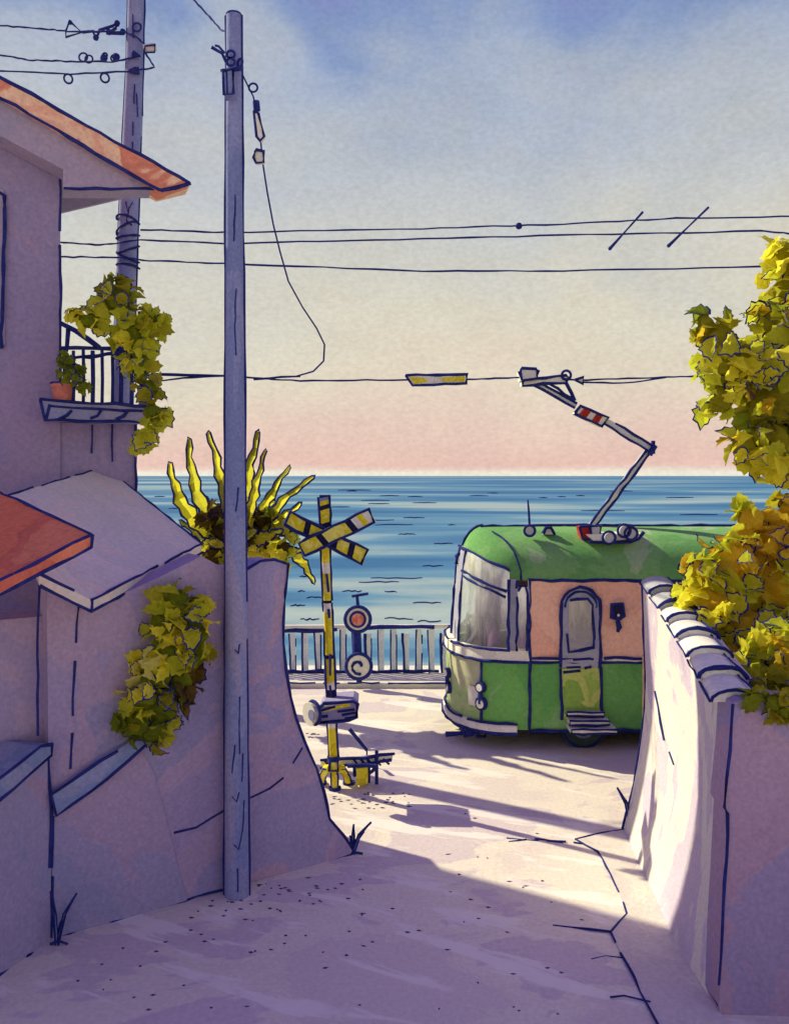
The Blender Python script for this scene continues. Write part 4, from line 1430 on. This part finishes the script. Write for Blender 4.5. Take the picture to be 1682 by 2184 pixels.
dr = MB('frame', 'ink')
a_ = arch(1196, 1279, 1253, 1424, 40)
dr.prism([tp_(x, y, .035) for x, y in a_], (0, .034, 0), 'frame')
dr.ink([tp_(x, y, .04) for x, y in a_], ti)
i_ = arch(1204, 1272, 1262, 1400, 34)
dr.ink([tp_(x, y, .04) for x, y in i_[1:-1]], ti * .7)
for p, q in (((1222, 1408), (1258, 1404)), ((1206, 1424), (1238, 1422)), ((1246, 1424), (1262, 1423))):
    dr.ink([tp_(*p, .04), tp_(*q, .04)], ti * .8)
door = dr.build('door', tram)
k = MB('doorgreen', 'ink')
q = [(1197, 1426), (1279, 1424), (1282, 1530), (1202, 1534)]
k.prism([tp_(x, y, .03) for x, y in q], (0, .029, 0), 'doorgreen')
k.ink([tp_(1195, 1426, .036), tp_(1199, 1536, .036)], ti)
k.ink([tp_(1280, 1424, .036), tp_(1284, 1530, .036)], ti)
k.ink([tp_(1200, 1434, .036), tp_(1238, 1430, .036)], ti * .8, gaps=.2)
k.build('lower_panel', door)
k = MB('glass', 'ink')
q = [(1213, 1282), (1250, 1276), (1262, 1290), (1264, 1380), (1214, 1386), (1211, 1330)]
k.prism([tp_(x, y, .042) for x, y in q], (0, .006, 0), 'glass')
k.ink([tp_(x, y, .045) for x, y in [(1214, 1280), (1228, 1277), (1252, 1276), (1264, 1292), (1266, 1382), (1212, 1390), (1210, 1350)]], ti, gaps=.03)
k.build('pane', door)
for i, (y, x0, x1) in enumerate(((1519, 1206, 1284), (1533, 1208, 1292), (1547, 1208, 1304))):
    k = MB('white', 'ink')
    d0 = .10 + .11 * i
    q = [tp_(x0, y, 0) + V((0, -.02, 0)), tp_(x1, y, 0) + V((0, -.02, 0))]
    k.prism([(q[0].x, YSd - d0, q[0].z - .035), (q[1].x, YSd - d0, q[0].z - .035), (q[1].x, YSd - d0, q[0].z + .03), (q[0].x, YSd - d0, q[0].z + .03)], (0, d0 + .02, 0), 'white')
    k.loop([(q[0].x, YSd - d0 - .005, q[0].z - .035), (q[1].x, YSd - d0 - .005, q[0].z - .035), (q[1].x, YSd - d0 - .005, q[0].z + .03), (q[0].x, YSd - d0 - .005, q[0].z + .03)], ti * .7)
    k.build('step', tram)
# lamp on the side
b = MB('black', 'ink', 'white')
b.prism([tp_(x, y, .07) for x, y in [(1303, 1288), (1330, 1286), (1334, 1315), (1320, 1325), (1302, 1320)]], (0, .07, 0), 'ink')
b.prism([tp_(x, y, .09) for x, y in [(1308, 1294), (1324, 1292), (1326, 1312), (1312, 1318)]], (0, .02, 0), 'black')
b.ball(tp_(1318, 1312, .10), .022, 'white', 8, 5)
b.tube([tp_(1316, 1324, .05), tp_(1320, 1338, .05), tp_(1316, 1348, .05)], [.035, .045, .025], 6, 'ink')
b.build('side_lamp', tram)
# wheels and underframe
b = MB('dark')
b.box((TX + .1, TY - .95, .14), (XE, TY + .95, ZB))
b.build('underframe', tram)
for x in (2.92, 5.3, 9.5):
    for sy in (-1, 1):
        b = MB('tyre', 'ink', 'dark')
        y = TY + sy * 1.02
        b.disc((x, y + sy * .02, .33), .36, (0, sy, 0), .10, 'tyre', 24)
        b.ring((x, y + sy * .13, .33), .33, .02, (0, 1, 0), 'ink')
        b.ring((x, y + sy * .13, .33), .17, .02, (0, 1, 0), 'coping')
        b.build('wheel', tram)
# coupler
b = MB('ink', 'metal')
cpz = .16
b.tube([P(950, 1566, 13.3), P(1010, 1562, 13.25), P(1040, 1560, 13.2), V((1.75, 13.4, .22))], [.045, .022, .03, .04], 6, 'ink')
b.tube([P(984, 1548, 13.25), P(992, 1572, 13.25)], .03, 6, 'ink')
b.prism([P(x, y, 13.2) for x, y in ((992, 1556), (1008, 1554), (1012, 1570), (994, 1572))], (0, .12, 0), 'ink')
b.loop([P(x, y, 13.2) for x, y in ((1014, 1556), (1034, 1554), (1036, 1570), (1016, 1572))], .02)
b.build('coupler', tram)
# roof gear
YRF = TY - .78
b = MB('metal', 'ink')
b.disc(P(1129, 1132, YRF - .05), .085, (0, -1, 0), .1, 'metal', 14)
b.ring(P(1129, 1132, YRF - .17), .085, .02, (0, 1, 0), 'ink')
b.tube([P(1129, 1125, YRF), P(1127, 1090, YRF), P(1125, 1066, YRF)], [.02, .018, .012], 6, 'ink')
b.build('antenna', tram)
b = MB('metal', 'ink')
b.prism([P(x, y, YRF) for x, y in ((1158, 1140), (1166, 1124), (1174, 1126), (1184, 1140))], (0, .1, 0), 'metal')
b.ink([P(x, y, YRF - .02) for x, y in ((1156, 1138), (1164, 1124), (1174, 1124), (1184, 1139))], .022)
b.build('roof_vent', tram)
b = MB('white', 'ink')
q = [(1250, 1140), (1372, 1138), (1350, 1152), (1270, 1158)]
b.prism([P(x, y, YRF - .35) for x, y in q], (0, .6, 0), 'white')
b.ink([P(x, y, YRF - .36) for x, y in ((1256, 1156), (1300, 1158), (1342, 1155), (1362, 1148), (1374, 1134))], .022)
b.build('pantograph_base', tram)
for x, y, r in ((1298, 1147, 13), (1330, 1132, 13), (1345, 1138, 13)):
    b = MB('metal', 'ink')
    s = YRF / F
    b.disc(P(x, y, YRF - .36), r * s * .9, (0, -1, 0), .08, 'metal', 14)
    b.ring(P(x, y, YRF - .45), r * s, .02, (0, 1, 0), 'ink')
    b.build('roof_insulator', tram)
# pantograph
pt = MB('red', 'metal', 'ink')
pt.prism([P(x, y, YRF - .25) for x, y in ((1236, 1124), (1256, 1122), (1262, 1150), (1242, 1150))], (0, .3, 0), 'red')
pt.prism([P(x, y, YRF - .25) for x, y in ((1257, 1124), (1278, 1124), (1278, 1152), (1262, 1152))], (0, .3, 0), 'metal')
pt.loop([P(x, y, YRF - .26) for x, y in ((1236, 1122), (1280, 1122), (1278, 1152), (1244, 1150))], .02)
pt.ink([P(1257, 1122, YRF - .26), P(1262, 1152, YRF - .26)], .018)
pg = pt.build('pantograph', tram)


def arm(p, q, wpx, Y, name, mm='metal'):
    b = MB(mm, 'ink')
    a, c = V(p), V(q)
    d = (c - a).normalized()
    n = V((-d.y, d.x)) * wpx
    b.prism([P(*(a + n), Y), P(*(c + n), Y), P(*(c - n), Y), P(*(a - n), Y)], (0, .10, 0), mm)
    for sg in (1, -1):
        b.ink([P(*(a + n * sg), Y - .01), P(*(c + n * sg), Y - .01)], .016, gaps=.02)
    b.build(name, pg)


arm((1262, 1122), (1386, 958), 6, YC - .1, 'lower_arm')
arm((1386, 956), (1288, 896), 7, YC - .14, 'upper_arm')
arm((1228, 866), (1140, 816), 6, YC - .12, 'upper_arm')
b = MB('white', 'red', 'ink')
q = [(1224, 882), (1238, 866), (1296, 890), (1284, 910)]
b.prism([P(x, y, YC - .2) for x, y in q], (0, .22, 0), 'white')
b.loop([P(x, y, YC - .21) for x, y in q], .02)
for t0, t1 in ((.12, .42), (.58, .84)):
    A, B_, C_, D_ = [V(p) for p in (q[1], q[2], q[3], q[0])]
    u = [A.lerp(B_, t0), A.lerp(B_, t1), D_.lerp(C_, t1), D_.lerp(C_, t0)]
    ctr = (u[0] + u[1] + u[2] + u[3]) / 4
    b.prism([P(*(ctr + (p - ctr) * .86), YC - .212) for p in u], (0, .01, 0), 'red')
b.build('arm_insulator', pg)
b = MB('ink')
b.tube([P(1392, 940, YC - .18), P(1392, 968, YC - .18)], .035, 6, 'ink')
b.tube([P(1396, 950, YC - .18), P(1384, 970, YC - .18)], .05, 6, 'ink')
b.build('knee_joint', pg)
b = MB('white', 'ink')
q = [(1108, 790), (1112, 786), (1142, 786), (1146, 792), (1146, 808), (1112, 810)]
b.prism([P(x, y, YC - .2) for x, y in q], (0, .4, 0), 'white')
b.loop([P(x, y, YC - .21) for x, y in q], .024)
q = [(1114, 811), (1208, 800), (1212, 806), (1206, 816), (1114, 822)]
b.prism([P(x, y, YC - .15) for x, y in q], (0, .3, 0), 'white')
b.loop([P(x, y, YC - .16) for x, y in q], .020)
b.ring(P(1207, 800, YC - .17), .075, .022, (0, 1, 0), 'ink')
b.ink([P(1206, 816, YC - .16), P(1218, 840, YC - .16), P(1226, 856, YC - .16)], .022)
b.ink([P(1170, 818, YC - .16), P(1222, 852, YC - .16)], .018)
b.build('collector_head', pg)

# ------------------------------------------------------------------ right wall with tile cap
rw = thing('tiled_wall', 'cream garden wall with tiled cap along the right of the road', 'wall')
NB = [G(1535, 2160), G(1490, 2068), G(1440, 1965), G(1390, 1862), G(1345, 1768)]
cap_px = [(1524, 1506, 6.75), (1478, 1420, 7.6), (1437, 1350, 8.4), (1405, 1298, 9.1), (1368, 1244, 9.8)]
capL = [P(*c) for c in cap_px]
capW = [P(x, y, Y) for (x, y), (_, _, Y) in zip([(1553, 1508), (1486, 1424), (1440, 1352), (1406, 1300), (1368, 1246)], cap_px)]
rows_f, rows_b = [], []
nst = 16
for i in range(nst + 1):
    t = i / nst * 4
    k = min(3, int(t))
    f = t - k
    base, top_ = NB[k].lerp(NB[k + 1], f), capW[k].lerp(capW[k + 1], f)
    col = []
    for j in range(9):
        g_ = j / 8
        p = base.lerp(top_, g_)
        bulge = -.16 * math.sin(math.pi * min(1, g_ * 1.05)) * -1
        flare = -.10 * (1 - g_) ** 4
        p = p + V((.10 * math.sin(math.pi * g_) * min(1, t / 1.6) + flare * min(1, .1 + t / 1.6) + .02 * mnoise.noise(p * 1.3), 0, 0))
        col.append(p)
    rows_f.append(col)
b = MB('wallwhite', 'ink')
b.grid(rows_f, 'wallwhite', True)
bk = [[p + V((.42, .05, 0)) for p in (c[0], c[-1])] for c in rows_f]
b.grid(bk, 'wallwhite', False)
b.poly([rows_f[-1][j] for j in range(9)] + [bk[-1][1], bk[-1][0]], 'wallwhite')
b.poly([c[-1] for c in rows_f] + [c[-1] for c in bk[::-1]], 'wallwhite')
b.ink([p + V((-.012, 0, .05)) for p in NB], .010, gaps=.03)
b.ink([rows_f[-1][j] + V((-.004, 0, 0)) for j in range(9)], .012, gaps=.12)
far_ = rows_f
b.ink([rows_f[14][5] + V((-.012, 0, 0)), rows_f[12][4] + V((-.012, 0, 0)), rows_f[10][4] + V((-.012, 0, -.08))], .010, gaps=.1)
b.build('wall_face', rw)
# end wall that turns to the right
b = MB('wallshade', 'wallwhite', 'ink')
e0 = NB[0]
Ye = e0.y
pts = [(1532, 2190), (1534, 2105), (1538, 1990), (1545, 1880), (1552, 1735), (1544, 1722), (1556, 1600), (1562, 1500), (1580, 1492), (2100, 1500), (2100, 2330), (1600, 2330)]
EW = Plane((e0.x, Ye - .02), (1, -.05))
b.prism([EW.at(x, y) for x, y in pts], (0, .30, 0), 'wallshade')
b.ink([EW.at(x, y, .006) for x, y in [(1532, 2100), (1538, 1990), (1545, 1880), (1551, 1735), (1543, 1720), (1556, 1600), (1562, 1500)]], .010, gaps=.06)
b.build('end_face', rw, label='shade-tinted mauve end face turned towards the road mouth')
# cap tiles, one by one
n_t = 7
for i in range(n_t):
    t0, t1 = i / n_t * 4, (i + 1) / n_t * 4

    def cp_(t):
        k = min(3, int(t - 1e-6))
        return capL[k].lerp(capL[k + 1], t - k)
    a0, a1 = cp_(t0), cp_(t1)
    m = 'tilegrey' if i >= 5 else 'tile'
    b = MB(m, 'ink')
    rows = []
    ov = (a1 - a0) * .06
    wd0 = .20
    for p, r, lift in ((a0 - ov, 1.12, .035), (a0.lerp(a1, .35), 1.03, .015), (a0.lerp(a1, .7), 1.0, 0.0), (a1 + ov * .3, .96, -.01)):
        row = []
        for j in range(9):
            a = math.pi * j / 8
            row.append(p + V((.165 - .185 * r * math.cos(a), 0, .01 + .085 * r * math.sin(a) + lift)))
        rows.append(row)
    b.grid(rows, m, True)
    b.poly([q for q in rows[0]], m)
    b.ink([q + V((0, -.01, .003)) for q in rows[0]], .016 if i % 2 else .012, wob=.3)
    b.ink([r_[0] + V((-.01, 0, 0)) for r_ in rows], .009, gaps=.05)
    b.ink([r_[8] + V((.01, 0, 0)) for r_ in rows], .012)
    b.ink([r_[6] + V((.01, 0, .01)) for r_ in rows], .008)
    b.build('cap_tile', rw)
# terrace of earth held by the wall, carrying the shrubs
b = MB('trunk')
b.box((3.05, 6.9, -.1), (14, 10.4, 2.0))
b.build('earth_bank', kind='structure')


# ------------------------------------------------------------------ put each thing's Empty at its own base
def rebase():
    bpy.context.view_layer.update()
    for o in list(COL.objects):
        if o.parent is None and o.children:
            lo, hi = V((1e9,) * 3), V((-1e9,) * 3)
            for c in o.children:
                if c.type != 'MESH':
                    continue
                for v in c.data.vertices:
                    for i in range(3):
                        lo[i] = min(lo[i], v.co[i])
                        hi[i] = max(hi[i], v.co[i])
            base = V(((lo.x + hi.x) / 2, (lo.y + hi.y) / 2, lo.z))
            o.location = base
            if o.type == 'EMPTY':
                for c in o.children:
                    c.location = -base


def recentre():
    for o in list(COL.objects):
        if o.type == 'MESH' and o.parent is None and not o.children and not o.get('kind'):
            vs = o.data.vertices
            c = V((sum(v.co.x for v in vs) / len(vs), sum(v.co.y for v in vs) / len(vs), min(v.co.z for v in vs)))
            o.data.transform(Matrix.Translation(-c))
            o.location = c


for o in list(COL.objects):
    if o.type == 'MESH' and o.parent is None and o.children:      # a wire that carries an insulator: keep its own frame
        pass
_save = {o.name: o.location.copy() for o in COL.objects if o.type == 'MESH' and o.parent is None and o.children}
rebase()
for n_, l_ in _save.items():
    bpy.data.objects[n_].location = l_
recentre()
